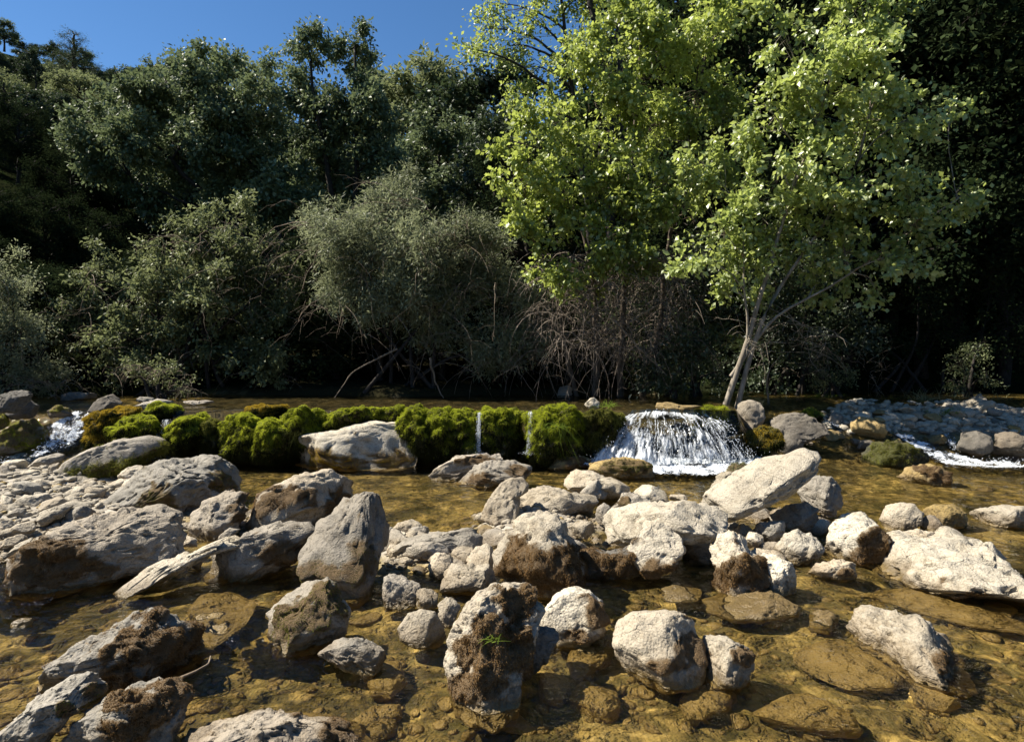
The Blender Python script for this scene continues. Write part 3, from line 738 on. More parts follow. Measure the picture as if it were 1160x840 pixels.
# ---- right of the pile
rock(3, [(100,412),(150,360),(220,310),(300,260),(370,240),(440,223),(482,238),(492,265),(472,310),(430,350),(380,390),(330,412),(290,432),(230,462),(170,442),(120,424)],
     "great white tilted slab rising above the right of the pile", name="stone_slab", cat="slab", mat='white', d=.6, cuts=6, z0=.06, yb=606, e=.6, tilt=(.45, .75), sink=1.05, rough=.8)
rock(3, [(98,395),(140,320),(190,290),(230,273),(252,290),(200,325),(150,365),(110,410)], "pale slab with a tuft of dry grass behind the great white slab", mat='lime', d=.7, z0=.05, m=[(215,290,32,20)], mmat='straw', mlen=.05, mup=1.0, mname="dry_grass")
rock(3, [(413,392),(450,340),(480,310),(532,320),(562,350),(567,402),(540,432),(500,442),(470,422)], "grey faceted rock propping the right end of the great white slab", mat='grey', cuts=13, z0=.05, d=.8)
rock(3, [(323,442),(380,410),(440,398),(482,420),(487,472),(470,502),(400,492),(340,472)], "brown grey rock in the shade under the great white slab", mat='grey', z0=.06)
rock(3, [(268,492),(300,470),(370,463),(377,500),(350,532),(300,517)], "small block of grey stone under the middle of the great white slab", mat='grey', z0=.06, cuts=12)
rock(3, [(338,547),(370,510),(430,490),(482,500),(507,547),(480,572),(420,587),(375,577)], "rounded white rock below the great white slab", mat='white', z0=.03)
rock(3, [(503,542),(530,480),(570,430),(622,428),(662,460),(692,500),(717,540),(692,572),(640,602),(590,592),(530,572)], "pale humped boulder with brown moss on its right shoulder", **B_, mat='white', m=[(670,530,50,45),(640,575,50,25)], mlen=.022, mdens=20000)
rock(3, [(683,452),(700,415),(750,400),(802,410),(832,440),(822,472),(770,492),(720,490)], "smooth white rock at the water edge right of the pile", mat='white', cuts=6, rough=.7)
rock(3, [(818,492),(830,442),(872,445),(897,480),(880,502)], "small dark rock in the shadow of the smooth white rock", mat='dark')
rock(3, [(718,542),(740,500),(800,486),(852,500),(887,530),(850,547),(780,552)], "grey rock half in shade in front of the smooth white rock", mat='lime')
rock(3, [(913,532),(960,511),(1000,518),(1042,555),(980,552)], "low white rock behind the big pale shelf at the right", mat='white')
rock(3, [(823,432),(870,410),(930,408),(967,430),(977,472),(920,482),(870,462)], "wet ochre rock in the stream at the right", mat='ochre', rough=.7)
rock(3, [(978,447),(1040,430),(1100,417),(1170,415),(1185,482),(1080,482),(1000,472)], "long pale rock reaching in from the right edge of the stream", mat='lime')
rock(3, [(738,322),(780,290),(840,273),(892,290),(927,310),(922,337),(850,342),(780,337)], "islet rock with brown moss and yellow algae below the right rapids", mat='ochre', m=[(850,295,50,22),(890,318,35,20)], mlen=.02)
rock(3, [(243,522),(265,498),(300,508),(307,537),(260,547)], "small cream cobble under the left end of the great white slab", name="cobble", cat="cobble", mat='white', z0=.05)
rock(0, [(977,642),(990,622),(1010,612),(1035,618),(1060,610),(1080,603),(1110,613),(1135,633),(1175,645),(1190,690),(1140,697),(1115,687),(1090,682),(1060,674),(1035,667),(1005,652)],
     "wide pale stone shelf at the right edge sloping under the water", name="stone_shelf", cat="stone shelf", mat='white', flat=.16, z0=0.0, e=.7, cuts=4, m=[(1095,675,14,6),(1150,690,20,6)], mlen=.008)
rock(0, [(803,620),(812,605),(828,600),(842,606),(850,618),(865,630),(873,652),(855,668),(830,671),(812,657)], "cream boulder wrapped in a skirt of brown moss right of centre", **B_, mat='white', m=[(845,648,28,18),(820,655,20,14),(862,640,12,16)], mlen=.028, mdens=20000)
rock(0, [(858,629),(864,625),(877,627),(895,640),(903,660),(891,672),(874,670)], "white smooth rock beside the moss skirted cream boulder", mat='white')
rock(6, [(448,77),(490,40),(540,33),(602,55),(612,87),(560,107),(500,102)], "small tan rock with brown speckled side left of the wide pale shelf", mat='lime', m=[(570,80,30,16)], mlen=.010)
rock(6, [(98,172),(150,152),(230,140),(300,150),(382,165),(432,200),(422,232),(300,252),(200,247),(118,222)], "smooth golden rock lying awash below the brown moss", mat='ochre', flat=.06, z0=-.02, rough=.6, cuts=3)
rock(6, [(558,282),(580,250),(640,245),(700,265),(750,300),(830,305),(900,330),(952,380),(992,430),(1032,472),(1022,502),(900,492),(800,452),(700,372),(620,322)],
     "long low tan rock lying out in the right foreground water", mat='lime', flat=.15, z0=-.03, m=[(900,370,60,30),(960,430,40,30)], mlen=.010, cuts=4)
rock(6, [(448,282),(470,230),(530,228),(557,250),(522,297)], "small sunken golden stone behind the long low rock", mat='ochre', flat=.07, z0=-.05, cuts=4)
rock(5, [(758,432),(775,370),(800,330),(850,308),(900,303),(932,340),(927,382),(880,442),(830,472),(778,467)], "sunken ochre boulder under water between the cream boulders", **B_, mat='ochre', flat=.10, z0=-.11, rough=.6, cuts=4)
rock(5, [(765,545),(800,500),(870,490),(930,530),(940,590),(900,612),(830,592)], "sunken round stone with golden algae in front of the squat cream boulder", mat='ochre', flat=.10, z0=-.12, rough=.6, cuts=4)
rock(6, [(778,512),(800,495),(870,500),(942,520),(952,562),(900,582),(800,552)], "sunken green stone at the foot of the long low rock", mat='ochre', flat=.08, z0=-.10, rough=.6, cuts=4)
rock(6, [(255,600),(350,550),(450,530),(530,560),(605,610),(630,660),(280,660)], "broad sunken golden slab at the bottom right", name="stone_slab", cat="slab", mat='ochre', flat=.08, z0=-.12, rough=.5, cuts=3)
rock(6, [(20,560),(60,510),(140,500),(200,540),(190,590),(120,620),(50,610)], "sunken brown stone near the bottom right of the centre", mat='ochre', flat=.08, z0=-.12, rough=.6, cuts=3)
rock(0, [(210,702),(225,680),(260,676),(300,690),(290,712),(262,732),(240,747),(225,732)], "golden algae covered slab just under the water left of centre", name="stone_slab", cat="slab", mat='ochre', flat=.05, z0=-.06, rough=.6, cuts=2)
rock(5, [(95,450),(140,415),(215,425),(240,480),(190,540),(120,530)], "sunken golden stone left of the tall mossy fronted boulder", mat='ochre', flat=.08, z0=-.11, rough=.6, cuts=3)
rock(6, [(400,345),(470,315),(560,330),(640,380),(760,455),(740,500),(600,500),(470,450),(400,400)], "smooth sunken amber slab along the near side of the long low tan rock", name="stone_slab", cat="slab", mat='ochre', flat=.05, z0=-.08, rough=.4, cuts=2)
rock(6, [(-40,150),(0,132),(60,130),(100,150),(96,190),(20,205),(-40,190)], "golden slab just awash under the dark brown moss", name="stone_slab", cat="slab", mat='ochre', flat=.05, z0=-.03, rough=.5, cuts=3)
rock(6, [(640,130),(760,150),(900,200),(1050,240),(1190,270),(1190,330),(1000,300),(820,250),(660,190)], "wide sunken brown ledge in front of the wide pale shelf", name="stone_slab", cat="slab", mat='ochre', flat=.05, z0=-.09, rough=.4, cuts=2)
# ---- bottom left
rock(4, [(123,422),(200,360),(280,290),(370,240),(440,205),(500,193),(560,225),(592,265),(642,273),(682,320),(692,362),(640,387),(590,422),(540,432),(480,442),(400,442),(350,452),(300,432),(200,442),(138,472)],
     "large grey boulder in the left foreground with a tangled brown moss face", **B_, mat='grey', d=.9, m=[(470,330,110,90),(560,380,90,60),(600,300,60,50),(420,420,90,35),(490,230,70,30)], mlen=.018, mdens=20000)
rock(4, [(-30,630),(0,600),(60,540),(150,470),(230,420),(300,400),(347,420),(352,450),(320,492),(250,522),(200,572),(100,642),(0,690),(-40,690)],
     "long grey slab slanting out of the bottom left corner", name="stone_slab", cat="slab", mat='grey', d=.7, cuts=6, m=[(300,480,50,25),(220,530,40,30)], mmat='moss_olive', mlen=.010)
rock(4, [(190,660),(200,640),(240,580),(320,520),(400,480),(470,435),(530,418),(582,445),(617,480),(612,532),(592,582),(585,612),(500,640),(430,690),(300,700)],
     "mossy grey boulder with a bright left rim at the bottom left", **B_, mat='grey', d=.9, m=[(470,530,110,60),(560,500,50,60),(400,600,90,50),(540,460,50,25)], mlen=.018, mdens=20000)
rock(4, [(428,642),(450,605),(520,588),(582,605),(597,642),(520,670)], "small smooth grey stone in front of the bottom left mossy boulder", mat='grey', cuts=4)
rock(4, [(590,640),(600,608),(680,600),(760,560),(850,525),(920,518),(1000,530),(1050,550),(1110,558),(1152,600),(1180,670),(1000,720),(700,720)],
     "wide grey boulder cut by the bottom edge left of centre", **B_, mat='grey', d=.9, cuts=6, m=[(1110,610,60,60)], mlen=.012)
rock(4, [(868,272),(900,210),(960,160),(1010,120),(1090,93),(1132,120),(1152,170),(1147,232),(1120,272),(1050,312),(980,312),(920,317),(888,302)],
     "mossy dark fronted boulder in front of the tall tilted boulder", **B_, mat='grey', d=.9, m=[(1000,230,110,60),(1080,180,60,60),(940,280,50,30)], mmat='moss_olive', mlen=.014)
rock(4, [(623,57),(640,38),(667,45),(657,67)], "tiny brown pebble on the wet ledge left of the tilted boulder", name="cobble", cat="cobble")
rock(4, [(33,258),(60,242),(112,238),(100,252),(60,266)], "small white flat stone lying in the left shallows", name="cobble", cat="cobble", mat='white', flat=.03, z0=.0)
# ---- beyond the weir
rock(2, [(715,50),(730,28),(760,18),(785,32),(783,52),(750,62)], "pale rock on the dark far bank under the hanging twigs", mat='grey', z0=.9, Y=12.9)
rock(2, [(818,80),(835,62),(858,58),(868,72),(862,88),(830,90)], "small pale rock on the brink left of the main waterfall", mat='white', Y=9.0)
rock(2, [(1050,96),(1055,76),(1090,72),(1140,82),(1200,84),(1205,98),(1120,104)], "low ochre rock at the lip above the main waterfall", mat='ochre', Y=9.5)
rock(3, [(588,148),(620,120),(662,125),(702,150),(712,182),(640,182),(600,172)], "yellow brown boulder at the head of the right rapids", mat='ochre', Y=9.7)
rock(3, [(213,120),(222,85),(250,65),(300,73),(312,110),(300,140),(250,145)], "rugged grey rock at the foot of the leaning tree", mat='grey', Y=9.6, cuts=12)
rock(3, [(915,115),(950,85),(980,62),(1020,45),(1050,60),(1052,95),(1010,112),(950,120)], "pale pointed boulder heaped on the far right gravel bar", **B_, mat='lime', Y=10.6)
rock(3, [(800,100),(840,88),(900,84),(930,96),(900,110),(830,110)], "flat bleached rock beside the pointed boulder on the far bar", mat='white', Y=11.2)
rock(3, [(1055,120),(1080,98),(1130,95),(1165,110),(1150,130),(1090,132)], "white rock at the right edge of the far gravel bar", mat='white', Y=10.3)
rock(3, [(660,110),(700,98),(760,98),(780,110),(720,118)], "low white rock on the far gravel bar left of the flat bleached rock", mat='white', Y=11.3)
rock(3, [(620,275),(640,225),(690,200),(760,205),(815,235),(850,262),(800,280),(700,285)], "dark green mossy hump between the ochre shallows and right rapids", mat='mossrock', Y=8.6, m=[(740,225,80,22),(700,250,80,30)], mmat='moss_olive', mlen=.02, mdens=14000)
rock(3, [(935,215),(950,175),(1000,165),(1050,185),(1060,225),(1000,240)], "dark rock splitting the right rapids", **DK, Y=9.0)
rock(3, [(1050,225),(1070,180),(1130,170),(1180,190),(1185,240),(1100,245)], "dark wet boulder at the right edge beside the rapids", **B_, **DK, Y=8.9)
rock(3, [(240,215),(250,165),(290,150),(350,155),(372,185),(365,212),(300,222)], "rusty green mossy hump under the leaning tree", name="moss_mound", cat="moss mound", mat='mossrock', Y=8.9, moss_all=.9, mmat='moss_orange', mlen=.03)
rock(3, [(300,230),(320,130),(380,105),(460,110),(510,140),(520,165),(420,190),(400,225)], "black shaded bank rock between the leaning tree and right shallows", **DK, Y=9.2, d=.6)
rock(3, [(70,170),(80,115),(120,90),(190,95),(225,125),(215,160),(150,185)], "bright green grassy moss hump right of the main waterfall", name="moss_mound", cat="moss mound", mat='mossrock', Y=9.2, moss_all=1.0, mmat='moss_green', mlen=.06, mup=.7)
rock(3, [(432,125),(440,103),(470,97),(500,108),(505,128),(470,134)], "small tuft of bright green moss at the edge of the right shallows", name="moss_mound", cat="moss mound", mat='mossrock', Y=9.6, moss_all=1.0, mmat='grass', mlen=.06, mup=.7)

# ---- moss hummocks along the weir
MM_ = dict(name="moss_mound", cat="moss mound", mat='mossrock', d=.9, cuts=3, rough=2.4, moss_all=1.0, mlen=.032, mdens=30000, mdroop=.45, mname="moss_coat", mwid=.005, sink=1.0)
def mound(c, pts, label, Y=8.6, mmat='moss_green', **k):
    kk = dict(MM_); kk.update(k); q = np.array(pts, float); m_ = q.mean(0); q[:, 0] = m_[0] + (q[:, 0] - m_[0]) * 1.24; lo = q[:, 1] > m_[1]; q[lo, 1] = m_[1] + (q[lo, 1] - m_[1]) * 1.25; rock(c, q, label, Y=Y, mmat=mmat, **kk)
mound(1, [(292,235),(293,165),(330,130),(400,113),(442,125),(432,160),(375,185),(378,225),(340,242)], "orange topped moss mound beside the left cascade", 8.7, 'moss_orange')
mound(1, [(368,222),(370,190),(392,163),(440,143),(492,155),(512,180),(502,212),(460,222),(400,228)], "glowing green moss mound with black front below the orange moss", 8.5)
mound(1, [(478,138),(520,105),(580,108),(592,140),(540,158),(490,155)], "flat bright green moss cushion behind the left trickle", 9.0)
mound(1, [(553,250),(553,215),(570,175),(620,143),(662,138),(672,170),(642,205),(620,235),(600,258),(570,258)], "moss mound just right of the short left trickle", 8.6)
mound(1, [(663,232),(670,175),(690,155),(725,155),(735,200),(728,240),(690,245)], "ragged dark moss drape with hanging water weed", 8.7, 'moss_olive')
mound(1, [(730,270),(735,170),(760,142),(810,137),(850,150),(860,200),(850,265),(790,275)], "tall rounded moss mound with drooping blades left of the weir middle", 8.6)
mound(1, [(848,272),(855,175),(880,150),(930,147),(962,165),(965,230),(950,278),(890,282)], "moss mound with long leaves between two taller mounds", 8.55)
mound(1, [(936,250),(940,150),(980,122),(1040,118),(1082,140),(1082,190),(1060,240),(990,262)], "high dark sided moss mound behind the wide pale boulder", 8.75)
mound(1, [(1090,200),(1097,145),(1125,122),(1165,122),(1190,150),(1195,192),(1150,200)], "small moss mound above the left end of the wide pale boulder", 8.9)
mound(1, [(818,150),(830,120),(870,108),(925,112),(932,140),(880,158)], "low yellow moss cushion on the brink left of centre", 9.1, 'moss_orange')
mound(2, [(-15,160),(-5,108),(30,90),(85,85),(138,95),(142,140),(120,158),(40,165)], "broad green moss mound above the wide pale boulder", 8.85)
mound(2, [(140,135),(148,98),(180,82),(220,85),(225,110),(190,135)], "small moss cushion between the broad green mounds", 9.0)
mound(2, [(208,170),(220,120),(250,92),(300,82),(318,120),(312,190),(290,240),(240,250)], "shaggy moss mound at the right end of the wide pale boulder", 8.6)
mound(2, [(300,230),(300,130),(325,95),(365,85),(392,105),(395,190),(375,245),(330,250)], "tall narrow moss mound left of the first thin waterfall", 8.6)
mound(2, [(382,200),(385,110),(410,87),(450,85),(478,105),(480,150),(470,225),(420,245)], "moss mound leaning over the first thin waterfall", 8.65)
mound(2, [(490,215),(493,120),(510,90),(555,82),(600,90),(608,130),(595,225),(540,245)], "yellow green moss mound between the two thin waterfalls", 8.65)
mound(2, [(640,240),(640,110),(665,82),(720,72),(775,85),(800,130),(805,200),(790,245),(700,250)], "large moss mound with a tuft of long grass right of the second thin waterfall", 8.55, mlen=.045)
mound(2, [(806,210),(810,130),(840,100),(900,95),(937,105),(940,140),(915,185),(880,225),(830,235)], "brown and green moss mound left of the main waterfall", 8.6, 'moss_olive')

# ---- unnamed cobbles: the fill of the banks and the bed
COBS = []
for k in range(6):
    th = np.linspace(0, 2 * np.pi, 14, endpoint=False); rg = np.random.default_rng(900 + k)
    rr = 1 + rg.uniform(-.22, .22, 14); rr = (rr + np.roll(rr, 1)) / 2
    out = np.stack([np.cos(th) * rr, np.sin(th) * rr * rg.uniform(.6, .9)], 1)
    COBS.append(rock_shape(900 + k, out, *np.eye(3), np.zeros(3), rg.uniform(.38, .6), 4, .75, 6, .8))
def cobble_fill(n, label, group, fn, smin, smax, mats, seed, lift=0.2, area=None):
    rg = np.random.default_rng(seed); mats_ = {}
    for m in mats:
        mats_[m] = [make_mesh("cobble", P, [f], M[m], True, {"moss": np.zeros(len(P))}) for P, f in COBS]
    k = 0
    while k < n:
        x, y = area(rg)
        s = smin + (smax - smin) * rg.random() ** 2.2
        z = float(fn(np.array([x]), np.array([y]))[0])
        o = link("cobble", mats_[mats[rg.integers(len(mats))]][rg.integers(6)], None, (x, y, z + s * lift))
        o.scale = (s, s, s * rg.uniform(.7, 1.1)); o.rotation_euler = (rg.uniform(-.4, .4), rg.uniform(-.4, .4), rg.uniform(0, 6.28))
        tag(o, label, "cobble", group); k += 1
def surf_area(x0, x1, y0, y1, fn, ok=lambda p: True):
    rg = np.random.default_rng(4321); S_ = on_surface(rg.uniform(x0, x1, 1500), rg.uniform(y0, y1, 1500), fn); S_ = [p for p in S_ if ok(p)]
    return lambda rg: S_[rg.integers(len(S_))][:2]
def px_area(x0, x1, y0, y1, z, ok=lambda p: True):
    def g(rg):
        while True:
            p = at_z(rg.uniform(x0, x1), rg.uniform(y0, y1), z)
            if ok(p): return p[0], p[1]
    return g
cobble_fill(70, "pale loose cobble among the many on the left gravel bank", "loose cobbles of the left bank", terrain_h, .05, .19, ['lime', 'grey', 'white'], 1, .25, px_area(-60, 335, 530, 650, 0.05, lambda p: bars(p[0], p[1]) > .17))
cobble_fill(115, "loose cobble filling gaps between boulders of the central pile", "loose cobbles of the central pile", terrain_h, .06, .20, ['lime', 'white', 'grey', 'grey'], 2, .2, px_area(425, 930, 550, 672, 0.05, lambda p: bars(p[0], p[1]) > .15))
cobble_fill(65, "small pale cobble scattered on the far right gravel bar", "cobbles of the far right gravel bar", terrain_h, .05, .20, ['lime', 'white', 'lime', 'white', 'grey'], 3, .3, surf_area(860, 1190, 446, 486, terrain_h, lambda p: p[2] > water_h(p[0], p[1]) - .03 and p[1] < 13.5))
cobble_fill(35, "brown sunken cobble lying on the stream bed", "sunken cobbles of the stream bed", terrain_h, .04, .15, ['ochre'], 4, .15, px_area(-40, 1200, 560, 850, -.15))
cobble_fill(22, "dark wet cobble in the right hand rapids", "wet cobbles of the rapids", terrain_h, .06, .2, ['dark', 'ochre'], 5, .3, surf_area(870, 1180, 470, 525, terrain_h))

# ---- gravel: small stones nobody could count, one mass per bank
def gravel(n, label, fn, smin, smax, mat, seed, area, lift=.1):
    rg = np.random.default_rng(seed); d, f = ico(2); V = []; F = []
    for k in range(n):
        x, y = area(rg); V.append((x, y))
    V = np.array(V); z = fn(V[:, 0], V[:, 1]); s = smin + (smax - smin) * rg.random(n) ** 2.5
    ax = rg.uniform(.6, 1.3, (n, 3)); ax[:, 2] *= .6; an = rg.uniform(0, 6.28, n); ca, sa = np.cos(an), np.sin(an)
    L = d[None] * (1 + .16 * rg.normal(size=(n, len(d), 1)).clip(-1, 1)) * ax[:, None] * s[:, None, None]
    P = np.stack([L[..., 0] * ca[:, None] - L[..., 1] * sa[:, None], L[..., 0] * sa[:, None] + L[..., 1] * ca[:, None], L[..., 2]], -1)
    P[..., 0] += V[:, :1]; P[..., 1] += V[:, 1:]; P[..., 2] += (z + s * lift)[:, None]
    fa = (f[None] + (np.arange(n) * len(d))[:, None, None]).reshape(-1, 3)
    tag(link("gravel", make_mesh("gravel", P.reshape(-1, 3), [fa], M[mat], True)), label, "gravel", None, "stuff")
gravel(2600, "pale loose gravel between the cobbles of the left bank", terrain_h, .012, .06, 'lime', 31, px_area(-80, 345, 525, 655, 0.05, lambda p: bars(p[0], p[1]) > .13))
gravel(1800, "loose gravel in the gaps of the central pile", terrain_h, .012, .05, 'lime', 32, px_area(410, 950, 545, 690, 0.05, lambda p: bars(p[0], p[1]) > .12))
gravel(2200, "pale shingle of the far right gravel bar", terrain_h, .015, .08, 'white', 33, surf_area(840, 1200, 444, 490, terrain_h, lambda p: p[2] > water_h(p[0], p[1]) - .04 and p[1] < 14))
gravel(2600, "brown gravel and algae on the stream bed", terrain_h, .010, .045, 'ochre', 34, px_area(-60, 1220, 530, 850, -.15))
# ------------------------------------------------------------------ falling and broken water
def drops(n, pos, size, seed, mat='drops'):
    """n little beads of water around the given points"""
    rg = np.random.default_rng(seed); d, f = ico(1)
    s = size * rg.uniform(.4, 1.3, n) ** 1.5
    V = (pos[:, None, :] + d[None] * s[:, None, None] * rg.uniform(.7, 1.4, (n, 1, 3))).reshape(-1, 3)
    F = (f[None] + (np.arange(n) * len(d))[:, None, None]).reshape(-1, 3)
    return V, F

def main_fall():
    ns, nt_ = 220, 110
    s = np.linspace(0, 1, ns); t_ = np.linspace(0, 1, nt_)
    S, T = np.meshgrid(s, t_)
    tl, tr = at_y(708, 466, 9.35), at_y(800, 468, 9.35)
    ml, mr = at_y(694, 476, 8.95), at_y(815, 474, 8.95)
    bl, br = at_y(664, 523, 8.55), at_y(852, 519, 8.60)
    top = tl + (tr - tl) * S[..., None]; mid = ml + (mr - ml) * S[..., None]; bot = bl + (br - bl) * S[..., None]
    # runs over the lip, then falls as a fan over the rounded rock
    a = np.clip(T / .22, 0, 1)[..., None]; b = np.clip((T - .22) / .78, 0, 1)[..., None]
    P = top + (mid - top) * a
    fall = mid + (bot - mid) * np.concatenate([b, b ** .75, b ** 1.35], -1)
    P = np.where(T[..., None] > .22, fall, P)
    bul = np.sin(np.clip(S, 0, 1) * np.pi) ** .7
    P[..., 1] -= 0.28 * bul * b[..., 0] ** .6
    P[..., 2] += 0.05 * bul * (1 - b[..., 0]) - 0.04 * (1 - bul)
    q = np.stack([S * 22, T * 4.5, np.zeros_like(S)], -1).reshape(-1, 3)
    q2 = np.stack([S * 60, T * 7, np.zeros_like(S)], -1).reshape(-1, 3)
    st = fbm(q + fbm(q * .3, 2, 5)[:, None] * 1.5, 3, 41); fi = fbm(q2, 3, 51)
    foam = 0.47 + 0.75 * st + 0.55 * fi + 0.5 * fbm(np.stack([S * 7, T * 5, np.zeros_like(S)], -1).reshape(-1, 3), 3, 61)
    Tf = T.ravel(); Sf = S.ravel()
    foam += 0.30 * sstep((Tf - .45) / .5)
    dark = np.exp(-(((Sf - .5) / .20) ** 2 + ((Tf - .36) / .12) ** 2)) * 1.6 + np.exp(-(((Sf - .40) / .06) ** 2 + ((Tf - .52) / .12) ** 2)) * .7
    foam -= dark + .55 * sstep((Sf - .70) / .3) * sstep((Tf - .2) / .3); foam += np.exp(-((Tf - .12) / .10) ** 2) * .25
    edge = np.minimum(Sf, 1 - Sf); foam -= 0.8 * sstep((.06 - edge) / .06)
    P = P.reshape(-1, 3)
    P[:, 1] -= (0.05 * st + 0.03 * fi) * sstep(Tf / .2) + .03; P[:, 2] += 0.02 * fi
    i = np.arange(ns * nt_).reshape(nt_, ns)
    Q = np.stack([i[:-1, :-1], i[1:, :-1], i[1:, 1:], i[:-1, 1:]], -1).reshape(-1, 4)
    org = np.array([2.2, 8.4, 0.0])
    root = bpy.data.objects.new("waterfall", None); COL.objects.link(root); root.location = org
    tag(root, "wide white fan of water spilling over a rounded lip, largest fall of the weir", "waterfall")
    link("water_curtain", make_mesh("water_curtain", P - org, [Q], M['white_fall'], True, {"foam": np.clip(foam, -1, 1.6)}), root)
    # loose strands of water in front of the sheet
    rg = np.random.default_rng(5); K = 120; n = 14
    s0 = rg.uniform(.02, .98, K); t0 = rg.uniform(.2, .75, K); ln = rg.uniform(.10, .3, K)
    tt = t0[:, None] + np.linspace(0, 1, n)[None] * ln[:, None]; tt = np.clip(tt, 0, .99)
    ii = (tt * (nt_ - 1)).astype(int); jj = np.clip((s0[:, None] * (ns - 1) + np.cumsum(rg.normal(size=(K, n)) * .25, 1)), 0, ns - 1).astype(int)
    PP = P.reshape(nt_, ns, 3)[ii, jj] + np.array([0, -.03, .01]) + rg.normal(size=(K, 1, 3)) * .012
    Rr = .0042 * np.sin(np.linspace(.1, 3.04, n))[None] * rg.uniform(.5, 1.3, (K, 1)) * (1 + .35 * rg.normal(size=(K, n)).clip(-1, 1))
    V, q4 = tubes(PP, np.abs(Rr) + .0008, 5)
    a = Acc(); a.add(V, q=q4)
    pt = P[rg.integers(nt_ * ns // 3, nt_ * ns, 1600)] + np.array([0, -.02, .01]) + np.abs(rg.normal(size=(1600, 3))) * np.array([.03, -.06, .04])
    low = bl + (br - bl) * rg.random((1400, 1)) + rg.normal(size=(1400, 3)) * np.array([.05, .10, .06]) + np.array([0, -.2, .03]); low[:, 2] = np.abs(low[:, 2])
    V, f3 = drops(3000, np.concatenate([pt, low]), .0055, 6); a.add(V, t=f3)
    link("spray", a.mesh("spray", M['thread'], True, org), root)

def thin_fall(x0, ytop, ybot, Y, w, label, seed, n=26):
    rg = np.random.default_rng(seed); a = Acc(); m = 22
    tp = at_y(x0, ytop, Y + .12); bt = at_y(x0 + rg.uniform(-2, 2), ybot, Y)
    tt = np.linspace(0, 1, m)
    P = np.zeros((n, m, 3)); off = rg.normal(size=n) * w * .5
    for k in range(n):
        P[k] = tp + (bt - tp) * np.stack([tt, np.sqrt(tt), tt ** 1.5], 1)
        P[k, :, 0] += off[k] * (.5 + .7 * tt) + np.cumsum(rg.normal(size=m)) * .003
        P[k, :, 1] += rg.normal() * .02 - .02 * tt
    R = np.minimum(w * .09, .0035) * rg.uniform(.4, 1.3, (n, 1)) * (1 + .3 * rg.normal(size=(n, m)).clip(-1.5, 1.5)) * np.interp(tt, [0, .1, .9, 1], [.6, 1, 1, .5])[None]
    V, q = tubes(P, np.abs(R), 5); a.add(V, q=q)
    pts = P[rg.integers(0, n, 160), rg.integers(3, m, 160)] + rg.normal(size=(160, 3)) * np.array([w * .5, w * .3, .02])
    sp = bt + rg.normal(size=(160, 3)) * np.array([w * 1.5, w * 1.2, .015]) + np.array([0, -.03, .02])
    V, f3 = drops(320, np.concatenate([pts, sp]), .004, seed); a.add(V, t=f3)
    o = link("thin_waterfall", a.mesh("thin_waterfall", M['thread'], True, bt), None, bt)
    tag(o, label, "waterfall")

def white_patch(poly, fn, name, label, amp=.03, base=.45, seed=1, step=1.0, off=.015, cat="rapids", beads=200, parent_loc=None, edge=10.0):
    """a patch of broken white water lying on the water surface inside a pixel outline"""
    poly = np.array(poly, float); rg = np.random.default_rng(seed)
    X = np.arange(poly[:, 0].min(), poly[:, 0].max() + step, step); Yp = np.arange(poly[:, 1].min(), poly[:, 1].max() + step * .5, step * .5)
    gx_, gy_ = np.meshgrid(X, Yp); p = np.stack([gx_.ravel(), gy_.ravel()], 1)
    ins = np.zeros(len(p), bool); dmin = np.full(len(p), 1e9)
    for a, b in zip(poly, np.roll(poly, -1, 0)):
        c = (a[1] > p[:, 1]) != (b[1] > p[:, 1])
        xi = (b[0] - a[0]) * (p[:, 1] - a[1]) / (b[1] - a[1] + 1e-9) + a[0]
        ins ^= c & (p[:, 0] < xi)
        ab = b - a; tq = np.clip(((p - a) @ ab) / (ab @ ab), 0, 1); q = p - a - tq[:, None] * ab
        dmin = np.minimum(dmin, np.sqrt(q[:, 0] ** 2 + (2.0 * q[:, 1]) ** 2))
    P = on_surface(p[:, 0], p[:, 1], fn, off)
    n1 = fbm(P * np.array([7, 7, 7.]), 4, seed); n2 = fbm(P * 22, 3, seed + 4)
    fo = base + .9 * n1 + .5 * n2 - 1.0 * sstep((edge - dmin) / edge)
    P[:, 2] += amp * (n1 + .6 * n2) + amp * .6
    nr, nc = gx_.shape; i = np.arange(nr * nc).reshape(nr, nc)
    Q = np.stack([i[1:, :-1], i[1:, 1:], i[:-1, 1:], i[:-1, :-1]], -1).reshape(-1, 4)
    sp = np.linalg.norm(P[Q] - np.roll(P[Q], 1, 1), axis=2).max(1)
    Q = Q[ins[Q].all(1) & (sp < .35)]
    used, inv = np.unique(Q, return_inverse=True)
    org = P[used].mean(0)
    root = link(name, make_mesh(name, P[used] - org, [inv.reshape(-1, 4)], M['white_foam'], True, {"foam": np.clip(fo[used], -1, 1.6)}), None, org)
    tag(root, label, cat)
    if beads:
        k = rg.choice(used, beads, p=np.clip(fo[used] + .3, .01, 2) / np.clip(fo[used] + .3, .01, 2).sum())
        pos = P[k] + rg.normal(size=(beads, 3)) * np.array([.03, .03, .0]) + np.array([0, 0, 1]) * np.abs(rg.normal(size=(beads, 1))) * .035
        V, f3 = drops(beads, pos, .004, seed)
        link("spray", make_mesh("spray", V - org, [f3], M['drops'], True), root)
    return root

